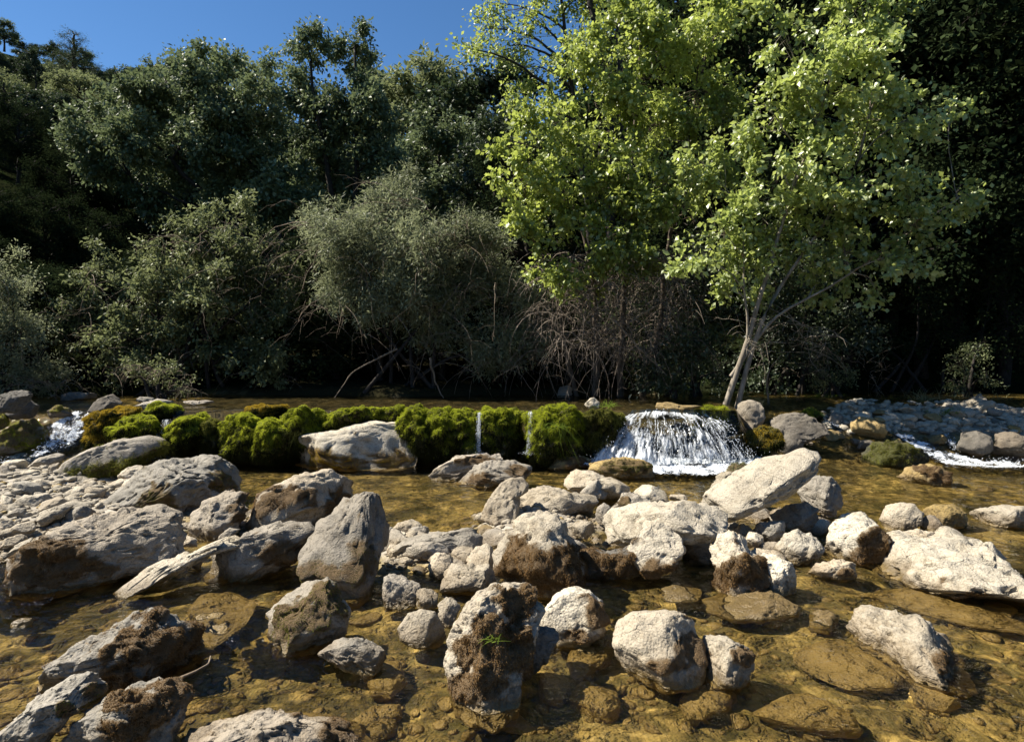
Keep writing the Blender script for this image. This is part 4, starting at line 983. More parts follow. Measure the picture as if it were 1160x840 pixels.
main_fall()
thin_fall(543, 467, 514, 8.52, .045, "first thin white thread of water between two moss mounds", 11, 20)
thin_fall(601, 466, 514, 8.52, .04, "second thin thread of water splashing left of the tuft of long grass", 12, 22)
thin_fall(189, 475, 492, 8.72, .06, "short trickle falling between orange and green moss mounds at the left", 13, 16)
flat0 = lambda x, y: np.zeros_like(x)
white_patch([(650,530),(662,516),(700,514),(760,514),(820,511),(862,511),(872,522),(848,535),(800,543),(745,541),(690,532)], flat0, "foam", "white churned foam at the foot of the main waterfall", .05, .70, 3, .7, .012, "foam", 500, edge=6)
white_patch([(590,514),(600,509),(612,508),(620,513),(608,519),(592,519)], flat0, "foam", "small splash of foam under the second thin waterfall", .015, .5, 4, .6, .01, "foam", 60, edge=5)
white_patch([(528,513),(540,508),(552,509),(560,514),(545,517)], flat0, "foam", "small splash of foam under the first thin waterfall", .012, .4, 5, .6, .01, "foam", 50, edge=5)
white_patch([(30,520),(45,508),(55,495),(52,485),(60,475),(85,467),(108,470),(104,485),(96,496),(86,508),(70,514),(40,524)], water_h, "cascade", "white cascade tumbling down between the moss capped boulder and orange moss", .05, .52, 6, .8, .03, "cascade", 500)
white_patch([(-30,515),(10,514),(40,507),(75,510),(60,522),(30,530),(-30,528)], flat0, "foam", "white foaming pool below the left cascade", .03, .55, 7, .8, .01, "foam", 250)
white_patch([(1003,484),(1018,487),(1045,497),(1068,508),(1100,518),(1180,520),(1180,534),(1120,534),(1070,530),(1050,520),(1030,508),(1010,494)], water_h, "rapids", "long white rapids sliding down to the right edge", .03, .62, 8, .8, .02, "rapids", 200)
white_patch([(1060,486),(1075,488),(1085,500),(1095,514),(1080,514),(1068,502)], water_h, "rapids", "short chute of white water joining the long rapids", .025, .55, 9, .8, .02, "rapids", 100)
white_patch([(930,470),(950,470),(966,482),(950,490),(936,482)], water_h, "rapids", "small white riffle left of the yellow brown boulder", .02, .35, 10, .7, .02, "rapids", 60)
def ripple(poly, label, amp, seed):
    """choppy clear water: real small waves, which catch the sun"""
    o = white_patch(poly, flat0, "ripple", label, 0, 0, seed, .9, .006, "ripple", 0)
    me = o.data; n = len(me.vertices); co = np.zeros(n * 3, np.float32); me.vertices.foreach_get("co", co); co = co.reshape(-1, 3)
    fo = np.zeros(n, np.float32); me.attributes["foam"].data.foreach_get("value", fo)
    q = co.astype(float) + seed
    q2 = q * np.array([1, 1, 0])
    co[:, 2] = (amp * (fbm(q2 * 11, 2, seed) + .45 * fbm(q2 * 26, 2, seed + 1)) + amp * .3).astype(np.float32)
    me.vertices.foreach_set("co", co.ravel()); me.materials.clear(); me.materials.append(M['water']); me.update()
for k, (poly, lab) in enumerate((([(-20,700),(-20,640),(10,626),(40,650),(70,672),(40,695),(0,705)], "sparkling broken water lapping the big low boulder at the left edge"),
                     ([(255,728),(275,712),(310,718),(345,730),(330,755),(270,748)], "sparkling ripple by the mossy dark fronted boulder"),
                     ([(355,738),(380,724),(420,735),(410,760),(368,756)], "sparkling ripple beside the flat grey awash rock"))):
    ripple(poly, lab, .022, 3 + k)
# ------------------------------------------------------------------ trees, shrubs, plants
def leaf_cards(c, ax, nr, L, Wd, fold=.18):
    s = unit(np.cross(ax, nr)); n2 = np.cross(s, ax)
    m = c + ax * (L * .45)[:, None]
    k = (Wd * .5)[:, None]
    V = np.stack([c, m + s * k + n2 * k * fold, c + ax * L[:, None], m - s * k + n2 * k * fold], 1)
    return V.reshape(-1, 3), np.arange(len(c) * 4).reshape(-1, 4)

def bez(a, b, c, n):
    t_ = np.linspace(0, 1, n)[None, :, None]
    return (1 - t_) ** 2 * a[:, None] + 2 * t_ * (1 - t_) * b[:, None] + t_ ** 2 * c[:, None]

def tree(name, cat, label, base, stems, blobs, leaves, leaf, bark, leaf_L, leaf_W, seed, clusters=400, spread=.22, group=None, parts=True,
         limb_r=.05, twig_r=.008, droop=.3, extra=None, shell=.55, up=.25, limb_up=.25):
    """stems: list of (points, r0, r1); blobs: (centre, radii); leaves: number in total"""
    rg = np.random.default_rng(seed); base = np.asarray(base, float)
    wood = Acc(); nodes = []
    for pts, r0, r1 in stems:
        pts = np.asarray(pts, float); m = 14
        tt = np.linspace(0, 1, len(pts)); t2 = np.linspace(0, 1, m)
        P = np.stack([np.interp(t2, tt, pts[:, k]) for k in range(3)], 1)
        for _ in range(2): P[1:-1] = (P[:-2] + 2 * P[1:-1] + P[2:]) / 4
        P[1:-1] += fbm(P[1:-1] * 2.3, 2, seed)[:, None] * r0 * .8
        R = r0 + (r1 - r0) * t2; R[0] *= 1.15
        V, q = tubes(P[None], R[None], 9); wood.add(V, q=q)
        for p_, r_ in zip(P[3:], R[3:]): nodes.append((p_, r_))
    NP = np.array([n[0] for n in nodes]); NR = np.array([n[1] for n in nodes])
    vol = np.array([np.prod(b[1]) ** (2 / 3) for b in blobs]); ncl = np.maximum(3, (clusters * vol / vol.sum()).astype(int))
    CP_, TW = [], []
    for (bc, br), n in zip(blobs, ncl):
        bc = np.asarray(bc, float); br = np.asarray(br, float)
        d = NP - bc; dist = np.linalg.norm(d, axis=1) + np.clip(d[:, 2] + .35 * np.linalg.norm(d[:, :2], axis=1), 0, None) * 2
        k = int(dist.argmin()); a = NP[k]; r0 = min(NR[k] * .75, limb_r)
        ctrl = a + (bc - a) * .45 + np.array([0, 0, limb_up]) * np.linalg.norm(bc - a) + rg.normal(size=3) * .08 * np.linalg.norm(bc - a)
        Lb = bez(a[None], ctrl[None], (bc + np.array([0, 0, br[2] * .3]))[None], 12)[0]
        Lb[1:-1] += fbm(Lb[1:-1] * 3 + seed, 2, 3)[:, None] * .06
        V, q = tubes(Lb[None], np.linspace(r0, max(.25 * r0, twig_r), 12)[None], 6); wood.add(V, q=q)
        e = unit(rg.normal(size=(n, 3))) * (rg.random((n, 1)) ** shell) * br
        e[:, 2] += np.abs(e[:, 2]) * .15
        c = bc + e
        w_ = rg.integers(4, 12, n); st = Lb[w_]
        ct = (st + c) / 2 + np.array([0, 0, .12]) * np.linalg.norm(c - st, axis=1)[:, None] + rg.normal(size=(n, 3)) * .05
        P = bez(st, ct, c, 7)
        CP_.append(c); TW.append(P)
    C = np.concatenate(CP_); T = np.concatenate(TW); n = len(C)
    V, q = tubes(T, np.linspace(twig_r, twig_r * .35, 7)[None] * rg.uniform(.7, 1.2, (n, 1)), 3); wood.add(V, q=q)
    # leaves sit along the outer half of each twig and its side shoots
    wgt = rg.uniform(.15, 1.0, n) ** 1.6; cnt = np.maximum(1, (leaves * wgt / wgt.sum())).astype(int)
    k = np.repeat(np.arange(n), cnt); N = len(k)
    dirs = unit(T[:, -1] - T[:, 2])
    sh = unit(dirs[k] * .8 + rg.normal(size=(N, 3)) * .8)
    tpos = rg.random(N) ** .6 * 3.2 + 2.8; i0 = np.floor(tpos).astype(int).clip(0, 5); fr = (tpos - i0)[:, None]
    p = T[k, i0] * (1 - fr) + T[k, i0 + 1] * fr
    p = p + sh * (np.abs(rg.normal(size=N)).clip(0, 1.7) * spread)[:, None]
    ax = unit(sh * .7 + rg.normal(size=(N, 3)) * .7 - np.array([0, 0, droop]))
    nr = unit(rg.normal(size=(N, 3)) + np.array([0, 0, up * 4]))
    L = leaf_L * rg.uniform(.42, 1.3, N)
    V, Q = leaf_cards(p, ax, nr, L, L * leaf_W)
    cv = np.clip(.5 + .9 * fbm(C * .9, 2, seed + 9)[k] + rg.normal(size=N) * .25, 0, 1)
    org = base
    root = bpy.data.objects.new(name, None); COL.objects.link(root); root.location = base
    tag(root, label, cat, group)
    link("crown", make_mesh("crown", V - org, [Q], M[leaf], False, {"var": np.repeat(cv, 4)}), root)
    link("trunk", wood.mesh("trunk", M[bark], True, org), root)
    if extra is not None: extra(root, org, rg)
    return root

def pb(lst, Y, zr=1.0, yj=0.0, seed=0):
    """crown clumps from (px, py, radius px[, depth offset]) at distance Y"""
    rg = np.random.default_rng(seed + 1); out = []
    for b in lst:
        dy = b[3] if len(b) > 3 else rg.uniform(-yj, yj)
        c = at_y(b[0], b[1], Y + dy); r = b[2] / F_PX * (Y + dy)
        out.append((c, np.array([r, r * .9, r * zr])))
    return out
def gp(px, Y): # ground point
    p = at_y(px, 400, Y); z = float(terrain_h(np.array([p[0]]), np.array([Y]))[0]); return np.array([p[0], Y, z])
def stem(base, pts, Y, r0, r1, sink=.1):
    P = [base - np.array([0, 0, sink])]
    for q in pts: P.append(at_y(q[0], q[1], Y + (q[2] if len(q) > 2 else 0)))
    return (np.array(P), r0, r1)

def hang_twigs(n, fn, ln, seed, mat, name, r=.006, curl=.35, down=1.0):
    """bare twigs bending over and hanging"""
    def ex(root, org, rg):
        rg = np.random.default_rng(seed); m = 9
        P = np.zeros((n, m, 3)); p = np.array([fn(rg) for _ in range(n)])
        d = unit(rg.normal(size=(n, 3)) * np.array([.9, .6, .4]) + np.array([0, -.2, .1]))
        L = ln * rg.uniform(.4, 1.3, n) / m
        for k in range(m):
            P[:, k] = p; p = p + d * L[:, None]
            d = unit(d + np.array([0, 0, -down * .26]) + rg.normal(size=(n, 3)) * curl * .45)
        R = np.linspace(r, r * .3, m)[None] * rg.uniform(.5, 1.4, (n, 1))
        V, q = tubes(P, R, 3); a = Acc(); a.add(V, q=q)
        # forked side shoots
        j = rg.integers(0, n, n * 2); i = rg.integers(3, 8, n * 2); s = P[j, i]; dd = unit(P[j, i] - P[j, i - 1] + rg.normal(size=(n * 2, 3)) * .55)
        l2 = (ln * rg.uniform(.1, .35, n * 2))[:, None]
        S = np.stack([s, s + dd * l2 * .5, s + dd * l2 - np.array([0, 0, .25 * down]) * l2], 1)
        V, q = tubes(S, np.array([[r * .5, r * .4, r * .2]]) * np.ones((n * 2, 1)), 3); a.add(V, q=q)
        link(name, a.mesh(name, M[mat], True, org), root)
    return ex
def in_blob(bl, lo=-1.0, hi=0.2):
    def f(rg):
        c, r = bl[rg.integers(len(bl))]; d = unit(rg.normal(size=3)); d[2] = rg.uniform(lo, hi)
        return c + d * r * rg.uniform(.5, .95)
    return f

# ---- the pale green leaning tree at the right of the fall
Y1 = 10.4; b1 = gp(828, Y1)
bl1 = pb([(990,60,48),(940,105,58),(985,150,58),(1048,140,36),(1078,122,26),(1085,225,32),(1045,258,46),(965,215,56),(905,190,48),(880,265,48),(955,290,46),(1015,300,36),(840,225,42),(845,300,34),
          (1000,15,40),(965,-10,42),(830,285,24),(1105,225,14),(925,140,36),(1020,200,36),(1010,100,40),(990,330,22),(900,235,40),(955,60,40),(805,265,34),(790,195,36),(865,130,36),(815,325,26),(775,300,28),(900,95,34),(885,40,36),(845,175,32),(860,335,26),(925,330,24)], Y1, 1.0, .5, 1)
tree("leaning_tree", "tree", "leaning tree with two pale stems and bright pale green leaves right of the main waterfall", b1,
     [stem(b1 + np.array([-.22, 0, 0]), [(836,418),(846,390),(856,349),(868,318),(880,270),(900,210),(925,140)], Y1, .055, .018),
      stem(b1 + np.array([.04, .05, 0]), [(847,414),(854,387),(868,349),(892,310),(930,260),(985,180),(990,80)], Y1, .047, .014),
      stem(b1 + np.array([.0, .0, .9]), [(862,378),(880,352),(925,335),(980,300),(1040,255),(1085,225)], Y1, .03, .010),
      stem(b1 + np.array([.0, .0, .7]), [(845,395),(848,360),(842,320),(842,250)], Y1, .03, .010)],
     bl1, 21000, 'leaf_poplar', 'bark_pale', .10, .80, 31, 430, .15, limb_r=.03, twig_r=.006, droop=.35,
     extra=hang_twigs(50, lambda rg: at_y(rg.uniform(840, 930), rg.uniform(365, 400), Y1 + rg.uniform(-.2, .3)), .9, 77, 'bark_pale', 'bare_twigs', .007, .4, .4))

# ---- the yellow green tree left of it, with hanging dead twigs
Y2 = 11.9; b2 = gp(690, Y2 + .8)
bl2 = pb([(600,190,40),(588,255,34),(640,150,50),(640,235,56),(620,308,36),(700,100,50),(700,195,58),(690,285,46),(760,60,50),(780,135,46,.6),(755,225,46),(725,300,32),(720,20,44),(800,40,44),
          (668,325,24),(592,140,26),(830,15,44,.6),(800,205,44,.6),(745,150,44),(660,60,34),(615,225,30),(560,170,16),(820,110,40,.8),(720,250,40),(570,215,20)], Y2, 1.0, .6, 2)
e2a = hang_twigs(800, lambda rg: at_y(rg.uniform(612, 790), rg.uniform(285, 400), Y2 + rg.uniform(-.3, .9)), 1.2, 78, 'twig_red', 'hanging_dead_twigs', .0075, .3, 1.3)
e2b = hang_twigs(170, lambda rg: at_y(rg.uniform(690, 860), rg.uniform(100, 260), Y2 + rg.uniform(.2, .9)), .9, 79, 'twig', 'bare_upper_twigs', .005, .6, .25)
tree("riverside_tree", "tree", "tall yellow green tree with a curtain of dead twigs hanging over the far bank", b2,
     [stem(b2 + np.array([-.3, 0, 0]), [(676,380),(672,300),(650,230),(620,180)], Y2 + .5, .07, .02), stem(b2 + np.array([.2, 0, 0]), [(705,380),(708,280),(715,180),(725,60)], Y2 + .5, .08, .02),
      stem(b2 + np.array([.6, .1, 0]), [(748,380),(752,300),(770,200),(800,60)], Y2 + .6, .07, .02), stem(b2 + np.array([-.6, 0, 0]), [(640,400),(636,340),(610,280),(592,250)], Y2 + .4, .05, .015)],
     bl2, 33000, 'leaf_yellow', 'bark', .10, .78, 32, 520, .15, limb_r=.04, twig_r=.006, droop=.45, extra=lambda r_, o_, g_: (e2a(r_, o_, g_), e2b(r_, o_, g_)))

# ---- tall tree behind, dark stems against the sky
Y3 = 16.5; b3 = gp(690, Y3)
tree("tall_tree", "tree", "tall thin leaved tree with dark bare stems against the sky above the yellow green tree", b3,
     [stem(b3, [(695,300),(690,120),(678,40),(662,-40),(655,-120)], Y3, .16, .05), stem(b3 + np.array([.4, 0, 0]), [(712,250),(703,90),(702,20),(708,-60)], Y3, .13, .05), stem(b3 + np.array([-.5, 0, 0]), [(670,260),(648,110),(640,40),(632,-30)], Y3, .10, .03)],
     pb([(540,42,26),(598,28,34),(560,12,26),(640,62,32),(650,10,36),(720,-30,60),(600,85,30),(530,60,18),(575,60,24),(640,110,36),(690,50,30),(620,-20,40),(760,-10,50),(585,110,22),(680,-60,60)], Y3, 1.0, .7, 3),
     13000, 'leaf_yellow', 'bark_dark', .10, .75, 33, 330, .24, limb_r=.06, twig_r=.009)

# ---- shrubs along the far bank
def shrub(label, basepx, Y, blobs, n, leaf, LL, LW, seed, cl, sp, extra=None, name="shrub", bark='bark', yj=.5, stems=6, **k):
    b = gp(basepx, Y); bark = 'bark_dark' if bark == 'bark' else bark; bl = pb(blobs, Y, 1.0, yj, seed); rg = np.random.default_rng(seed)
    st = []
    for i in range(stems):
        c, r = bl[rg.integers(len(bl))]
        st.append((np.array([b + rg.normal(size=3) * np.array([.5, .3, 0]) - np.array([0, 0, .1]), b * .6 + c * .4 + np.array([0, 0, .3]), c]), .045, .015))
    return tree(name, "shrub", label, b, st, bl, n, leaf, bark, LL, LW, seed, cl, sp, limb_r=.025, twig_r=.005, extra=extra, **k)
S1 = [(110,345,46),(180,315,54),(230,268,40),(270,305,52),(140,395,50),(230,385,62),(310,345,44),(80,385,28),(300,410,44),(268,250,26),(180,370,50),(105,300,26),(205,270,26),(330,300,20),(75,350,22),(240,330,40)]
shrub("dense grey green bush with brighter tips on the far bank left of centre", 200, 13.3, S1, 44000, 'leaf_shrub', .10, .5, 41, 520, .14,
      hang_twigs(160, in_blob(pb(S1, 13.0), -1, -.1), 1.1, 81, 'twig', 'bare_twigs', .006, .45, .9))
S2 = [(440,245,42),(398,278,46),(480,288,48),(540,305,50),(590,345,38),(430,335,52),(500,365,52),(382,325,32),(560,395,40),(608,385,34),(365,270,24),(455,215,24),(520,260,24),(555,270,22),(350,250,16),(470,330,40)]
shrub("large rounded grey olive willow bush at the centre of the far bank", 470, 13.0, S2, 90000, 'leaf_willow', .11, .22, 42, 900, .19,
      hang_twigs(200, in_blob(pb(S2, 12.6), -1, -.4), 1.6, 82, 'twig', 'bare_arching_twigs', .006, .35, 1.0), up=.1)
S3 = [(5,320,36),(18,380,44),(-30,350,56),(28,425,32),(-10,440,40),(60,430,22)]
shrub("hazy grey bush cut by the left edge above the cascade", 0, 11.5, S3, 26000, 'leaf_willow', .06, .35, 43, 300, .14, hang_twigs(90, in_blob(pb(S3, 11.3), -1, .2), .8, 83, 'twig', 'bare_twigs', .006, .5, .6))
S5 = [(185,425,20),(155,420,16),(210,440,14)]
shrub("small pale leaved bush with drooping white twigs over the left rocks", 175, 11.6, S5, 1500, 'leaf_shrub', .06, .5, 44, 60, .09, hang_twigs(60, in_blob(pb(S5, 11.5), -.6, .6), .5, 84, 'twig', 'bare_twigs', .005, .5, .9), stems=4)
for k, (lab, px, Y, bl, n, lf) in enumerate((
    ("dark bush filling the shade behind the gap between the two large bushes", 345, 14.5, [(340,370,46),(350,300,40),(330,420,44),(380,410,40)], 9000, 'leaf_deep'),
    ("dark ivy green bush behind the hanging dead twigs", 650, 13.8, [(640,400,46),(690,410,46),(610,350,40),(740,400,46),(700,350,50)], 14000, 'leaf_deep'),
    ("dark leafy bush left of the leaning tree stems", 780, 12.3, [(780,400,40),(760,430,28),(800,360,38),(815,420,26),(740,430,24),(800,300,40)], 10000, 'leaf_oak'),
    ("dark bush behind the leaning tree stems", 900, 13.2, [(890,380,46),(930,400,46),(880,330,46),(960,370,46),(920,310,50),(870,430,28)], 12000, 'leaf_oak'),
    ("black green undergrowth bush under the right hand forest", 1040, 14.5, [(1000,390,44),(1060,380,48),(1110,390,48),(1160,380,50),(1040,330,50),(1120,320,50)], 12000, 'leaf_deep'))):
    shrub(lab, px, Y, bl, n, lf, .085, .55, 50 + k, 260, .2)
shrub("sparse pale shrub on the gravel at the right end of the far bank", 1098, 12.4, [(1090,415,22),(1105,400,18),(1080,432,14),(1118,428,16)], 1500, 'leaf_shrub', .06, .4, 57, 90, .10, None, stems=6)
shrub("low light green shrub at the foot of the dark right bank", 945, 12.6, [(940,432,14),(925,428,13),(960,428,14)], 1300, 'leaf_shrub', .055, .4, 58, 60, .10, hang_twigs(40, lambda rg: at_y(rg.uniform(900, 1000), rg.uniform(400, 430), 12.5), .8, 85, 'twig', 'bare_twigs', .005, .5, .3), stems=4)

# ---- the two big evergreen trees in the middle distance
Y5 = 20.0; b5 = gp(335, Y5)
tree("evergreen_oak", "tree", "broad green oak with outstretched limbs leaning left above the grey bushes", b5,
     [stem(b5, [(330,330),(300,285),(255,240),(200,190),(160,150)], Y5, .16, .04), stem(b5 + np.array([.2, .2, 0]), [(335,320),(300,220),(262,130)], Y5, .14, .04), stem(b5 + np.array([0, .2, 1.5]), [(300,290),(230,235),(150,205)], Y5, .09, .03)],
     pb([(115,150,40),(165,115,44),(228,105,46),(282,145,48),(205,180,50),(105,180,28),(260,205,50),(312,215,42),(175,225,36),(145,165,40),(235,150,46),(80,160,18),(300,100,28),(210,75,22),(130,200,26),(260,75,26)], Y5, 1.0, 1.2, 5),
     64000, 'leaf_mid', 'bark_dark', .145, .6, 61, 460, .25, limb_r=.07, twig_r=.012)
Y6 = 21.5; b6 = gp(385, Y6)
tree("evergreen_oak", "tree", "tall upright oak with two rounded tops against the sky left of centre", b6,
     [stem(b6, [(385,300),(370,180),(352,70)], Y6, .18, .04), stem(b6 + np.array([.3, 0, 0]), [(400,280),(405,150),(402,60)], Y6, .15, .04)],
     pb([(352,58,28),(402,62,30),(338,110,40),(400,125,44),(432,175,36),(368,195,48),(330,245,40),(425,245,42),(370,140,40),(350,285,40),(425,110,24),(345,40,14),(390,300,40)], Y6, 1.0, 1.0, 6),
     58000, 'leaf_mid', 'bark_dark', .145, .6, 62, 420, .24, limb_r=.07, twig_r=.012)

# ---- prototypes for the wooded slopes
def proto(kind, seed, leaf, h, blobs, n, LL, LW, cl, sp):
    rg = np.random.default_rng(seed); bl = []
    if kind == 'round':
        for k in range(blobs):
            a = rg.uniform(0, 6.28); zz = rg.uniform(.35, .95); rr = h * .30 * math.sqrt(max(.05, 1 - ((zz - .6) / .45) ** 2)) * rg.uniform(.5, 1)
            r = h * rg.uniform(.11, .17); bl.append((np.array([math.cos(a) * rr, math.sin(a) * rr, zz * h]), np.array([r, r, r * .8])))
    elif kind == 'pine':
        for k in range(blobs):
            zz = .35 + .65 * k / blobs; rr = h * .22 * (1.08 - zz) * rg.uniform(.6, 1.2); a = k * 2.4
            r = h * .10 * (1.15 - zz) + .15; bl.append((np.array([math.cos(a) * rr, math.sin(a) * rr, zz * h]), np.array([r * 1.4, r * 1.4, r * .45])))
    st = [(np.array([[0, 0, -.5], [.1, 0, h * .3], [-.1, .1, h * .65], [0, 0, h * .93]]), h * .022, h * .006)]
    t_ = tree("forest_tree", "tree", None, (0, 0, 0), st, bl, n, leaf, 'bark_dark', LL, LW, seed, cl, sp, limb_r=h * .009, twig_r=.012, limb_up=.1)
    return t_
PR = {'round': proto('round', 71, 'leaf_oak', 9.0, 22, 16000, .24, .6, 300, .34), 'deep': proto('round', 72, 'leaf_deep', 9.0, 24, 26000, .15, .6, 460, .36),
      'mid': proto('round', 73, 'leaf_mid', 8.0, 20, 15000, .24, .55, 280, .32), 'pine': proto('pine', 74, 'leaf_oak', 10.0, 26, 12000, .26, .10, 330, .30),
      'olive': proto('round', 75, 'leaf_shrub', 7.0, 20, 15000, .22, .45, 300, .30)}
used_ = {k: False for k in PR}
def forest_tree(kind, x, y, h, label, group=None, rz=None, name=None, wide=1.0):
    rg = random.Random(int(x * 131 + y * 17)); p = PR[kind]; h0 = {'round': 9, 'deep': 9, 'mid': 8, 'pine': 10, 'olive': 7}[kind]
    z = float(terrain_h(np.array([x]), np.array([y]))[0])
    if not used_[kind]: o = p; used_[kind] = True
    else:
        o = p.copy(); COL.objects.link(o)
        for ch in p.children:
            c = ch.copy(); COL.objects.link(c); c.parent = o
    s = h / h0; o.name = name or "forest_tree"; o.location = (x, y, z - .2); o.scale = (s * wide, s * wide, s); o.rotation_euler = (0, 0, rg.uniform(0, 6.28) if rz is None else rz)
    for k in ("group", "label"): 
        if k in o: del o[k]
    tag(o, label, "tree", group); return o
def ft(kind, px, top, y, label, group=None, **k):
    """forest tree whose top shows at pixel (px, top) from distance y"""
    p = at_y(px, top, y); z = float(terrain_h(np.array([p[0]]), np.array([y]))[0])
    return forest_tree(kind, float(p[0]), y, max(2.5, float(p[2] - z)), label, group, **k)
ft('pine', 84, 30, 48, "feathery pine standing above the skyline at the upper left", name="pine_tree", wide=1.7)
ft('round', 40, 55, 44, "dark rounded tree on the skyline left of the feathery pine", wide=1.0)
ft('round', -10, 45, 40, "dark tree on the skyline cut by the upper left edge", wide=1.3)
ft('round', 310, 130, 27, "dark oak filling the gap between the two big oaks", wide=1.2)
ft('mid', 340, 190, 25, "lower oak behind the trunk of the upright oak", wide=1.3)
ft('olive', 250, 70, 46, "far tree on the skyline between the two big oaks and the pine", wide=1.3)
ft('round', 150, 78, 50, "low far tree on the skyline right of the pine", wide=1.5)
ft('olive', 480, 72, 38, "olive tree on the skyline right of the upright oak", wide=1.25)
ft('round', 545, 75, 33, "dusky tree on the skyline left of the tall thin leaved tree", wide=1.2)
ft('mid', 445, 78, 46, "far tree low on the skyline beside the upright oak", wide=1.3)
ft('round', 560, 130, 24, "dark oak behind the right end of the willow bush", wide=1.1)
ft('mid', 500, 140, 28, "mid green oak above the centre of the willow bush", wide=1.2)
G1 = "dark trees on the shaded left slope"; L1 = "dark tree in the deep shade of the left hand slope"
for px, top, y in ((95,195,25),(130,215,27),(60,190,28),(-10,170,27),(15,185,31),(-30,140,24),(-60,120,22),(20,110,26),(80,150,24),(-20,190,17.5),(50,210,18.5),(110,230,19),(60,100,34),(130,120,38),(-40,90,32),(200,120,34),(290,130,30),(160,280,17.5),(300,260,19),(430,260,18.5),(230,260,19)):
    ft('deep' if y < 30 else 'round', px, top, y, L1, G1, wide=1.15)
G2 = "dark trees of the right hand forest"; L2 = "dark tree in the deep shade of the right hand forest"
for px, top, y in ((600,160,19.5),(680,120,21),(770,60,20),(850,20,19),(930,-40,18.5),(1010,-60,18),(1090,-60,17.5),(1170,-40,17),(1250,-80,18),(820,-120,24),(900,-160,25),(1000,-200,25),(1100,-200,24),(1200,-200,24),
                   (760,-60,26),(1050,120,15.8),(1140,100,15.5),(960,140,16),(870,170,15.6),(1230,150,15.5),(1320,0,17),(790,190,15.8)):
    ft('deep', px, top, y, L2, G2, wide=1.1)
# wooded slope beyond the left and right edges
G3 = "trees beside the stream beyond the photo's edges"
for x, y, h in ((-21, 13, 9), (-19, 8, 9), (16, 12, 9), (18, 16, 10)):
    forest_tree('deep', x, y, h, "dark tree beside the stream just past the photo's edge", G3)

G4 = "dark thicket bushes behind the bank bushes"
for k, (px, top, y) in enumerate(((-40,330,14.5),(40,350,14.8),(100,330,15.2),(170,300,15.5),(240,300,16),(300,310,15.2),(350,330,15.8),(410,300,16),(470,300,15.5),(530,310,15),(590,320,15.4),(640,300,15.6),(430,390,14.2),(500,390,14.2),(560,395,14.1),(380,390,14.4),(120,395,14.2),(220,390,14.4),(20,400,13.5))):
    ft('deep', px, top, y, "dark thicket bush in the shade behind the bank bushes", G4, wide=1.6, name="thicket_bush")
G5 = "far trees along the wooded ridge"
rg5 = np.random.default_rng(55)
for k in range(64):
    px = rg5.uniform(-420, 640) if k < 40 else rg5.uniform(-420, 100); y = rg5.uniform(26, 56); z_ = None
    p = at_y(px, 200, y); z = float(terrain_h(np.array([p[0]]), np.array([y]))[0])
    hmax = float(at_y(px, 82, y)[2]) - z
    if hmax < 2.2: continue
    forest_tree(['round', 'olive', 'mid', 'round'][k % 4], float(p[0]), y, min(hmax, rg5.uniform(4.0, 6.0)), "far evergreen tree on the wooded ridge at the left", G5, wide=1.35)

for px, top, y in ((-55,52,60),(-25,58,66),(5,62,58),(30,60,70),(60,66,62),(95,70,68),(120,76,60),(150,78,66),(185,76,62),(215,80,70),(-85,50,58),(-120,46,62),(15,75,50),(70,84,50),(110,88,46)):
    ft(['round', 'olive', 'mid'][px % 3], px, top, y, "far evergreen tree on the wooded ridge at the left", G5, wide=1.7)

# ---- small plants
def surf_hit(label, px, py):
    from mathutils.bvhtree import BVHTree
    P, f = SURF[label]; d = ray(px, py)
    h = BVHTree.FromPolygons(P.tolist(), f.tolist()).ray_cast(Vector((0, 0, CAM_H)), Vector(d).normalized())
    return np.array(h[0]) if h[0] is not None else at_y(px, py, float(P[:, 1].mean()))
def tuft(label, p, n, L, w, seed, mat='grass', name="grass_tuft", cat="grass tuft", spread=.6, rad=.05, droop=.5):
    rg = np.random.default_rng(seed); m = 5
    d = unit(rg.normal(size=(n, 3)) * spread + np.array([0, 0, 1])); ln = L * rg.uniform(.5, 1.2, n)
    base = rg.normal(size=(n, 3)) * rad * np.array([1, 1, .15]); tt = np.linspace(0, 1, m)
    P = base[:, None] + d[:, None] * (ln[:, None] * tt)[..., None]; P[..., 2] -= droop * ln[:, None] * tt ** 2
    P[..., :2] += (d[:, None, :2] * (ln[:, None] * tt ** 2)[..., None]) * .4
    s = unit(np.cross(d, rg.normal(size=(n, 3))))[:, None] * (w * .5 * (1 - tt * .9))[None, :, None]
    V = np.stack([P - s, P + s], 2).reshape(-1, 3); i = np.arange(n * m * 2).reshape(n, m, 2)
    Q = np.stack([i[:, :-1, 0], i[:, :-1, 1], i[:, 1:, 1], i[:, 1:, 0]], -1).reshape(-1, 4)
    o = link(name, make_mesh(name, V, [Q], M[mat], False, {"var": np.repeat(rg.random(n), m * 2)}), None, p); tag(o, label, cat)
tuft("clump of long arching grass on the large moss mound right of the thin falls", at_y(632, 482, 8.45), 130, .34, .007, 1, 'grass', spread=.8, droop=1.3, rad=.08)
tuft("fresh green sprig growing on the mossy fronted boulder", surf_hit('tall boulder in the front centre with white top, brown moss and green sprig', 560, 722), 45, .055, .005, 2, 'grass', "plant_sprig", "sprig", .8, .02, .3)
tuft("pale leafy sprig beside the small pale rock on the weir brink", at_y(690, 460, 8.95), 60, .13, .012, 3, 'grass', "plant_sprig", "sprig", .8, .04, .3)
tuft("yellow lit grass tuft under the left bushes", gp(85, 11.6), 220, .42, .010, 4, 'straw', spread=.7, rad=.15)
tuft("green sedge tuft on the far bank right of the leaning tree", gp(930, 12.3), 200, .5, .010, 5, 'grass', spread=.6, rad=.15)
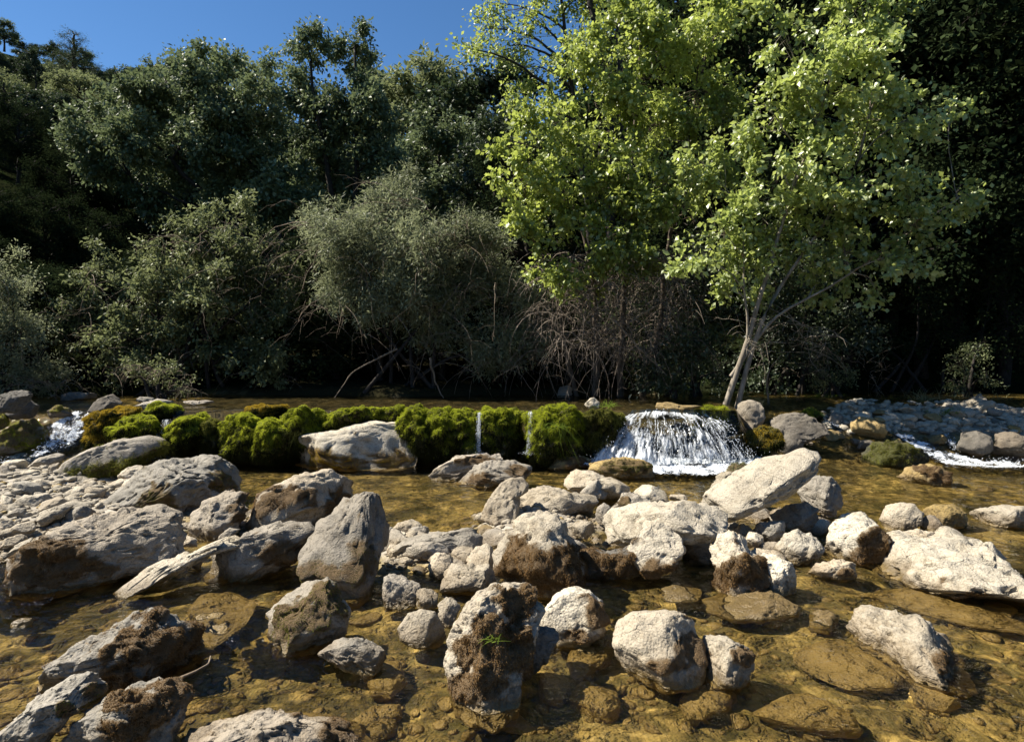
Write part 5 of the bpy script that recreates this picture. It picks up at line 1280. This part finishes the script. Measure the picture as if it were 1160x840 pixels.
tuft("pale sedge tuft at the foot of the sparse pale shrub", gp(1110, 12.1), 200, .45, .010, 6, 'straw', spread=.6, rad=.2)
tuft("low olive herb clump among the stones of the far right bar", gp(1010, 11.9), 160, .30, .014, 11, 'moss_olive', "herb_clump", "herb clump", .9, .16, .5)
tuft("small yellow green herb clump between the rapids and the far right bar", gp(1075, 10.4), 120, .20, .014, 12, 'grass', "herb_clump", "herb clump", .9, .12, .5)
tuft("dry pale stalks rising behind the pointed boulder of the far bar", gp(1045, 11.6), 90, .40, .008, 13, 'straw', "dry_stalks", "dry stalks", .5, .10, .3)
tuft("dark water weed hanging from the moss left of the weir middle", at_y(278, 485, 8.42), 90, .20, .010, 7, 'moss_dark', "water_weed", "water weed", 1.0, .12, 1.8)
tuft("drooping weed below the tall rounded moss mound", at_y(330, 490, 8.40), 80, .20, .010, 8, 'moss_dark', "water_weed", "water weed", 1.0, .12, 1.8)
def dead_branch(label, pts, r, seed):
    P = np.array(pts, float); m = 16; tt = np.linspace(0, 1, len(P)); t2 = np.linspace(0, 1, m)
    Q = np.stack([np.interp(t2, tt, P[:, k]) for k in range(3)], 1); Q[1:-1] = (Q[:-2] + 2 * Q[1:-1] + Q[2:]) / 4
    Q[1:-1] += fbm(Q[1:-1] * 6, 2, seed)[:, None] * r * 1.2
    V, q = tubes(Q[None], np.linspace(r, r * .35, m)[None], 6)
    o = link("dead_branch", make_mesh("dead_branch", V - Q[0], [q], M['twig']), None, Q[0]); tag(o, label, "branch")
dead_branch("pale dead branch slanting up through the hanging twigs", [at_y(712, 366, 11.6), at_y(745, 345, 11.6), at_y(780, 322, 11.6)], .022, 1)
dead_branch("pale dead branch slanting down to the right under the twigs", [at_y(695, 362, 11.5), at_y(720, 390, 11.5), at_y(755, 425, 11.5)], .022, 2)
dead_branch("curved pale dead stick standing on the bank right of the leaning stems", [gp(872, 11.2), at_y(868, 430, 11.2), at_y(873, 415, 11.2), at_y(885, 402, 11.2)], .018, 3)
dead_branch("forked looking bleached branch hanging below the willow bush", [at_y(487, 405, 12.2), at_y(492, 430, 12.2), at_y(503, 452, 12.1)], .025, 4)
dead_branch("bleached branch arching to the water under the willow bush", [at_y(450, 395, 12.3), at_y(400, 420, 12.2), at_y(378, 452, 12.1)], .022, 5)
dead_branch("thin stick caught in the shallows between the left foreground boulders", [at_z(203, 768, .03), at_z(222, 760, .05), at_z(236, 752, .05), at_z(238, 742, .03)], .008, 6)
# sunlight focused by the ripples onto the stream bed
sl.cycles.is_caustics_light = True
for o in bpy.data.objects:
    if o.type != 'MESH': continue
    k = o.name.split('.')[0]
    if k in ('river_water', 'ripple'): o.cycles.is_caustics_caster = True
    elif k in ('riverbed_ground', 'rock', 'boulder', 'cobble', 'stone_slab', 'stone_shelf', 'stone_ledge', 'moss', 'gravel'): o.cycles.is_caustics_receiver = True
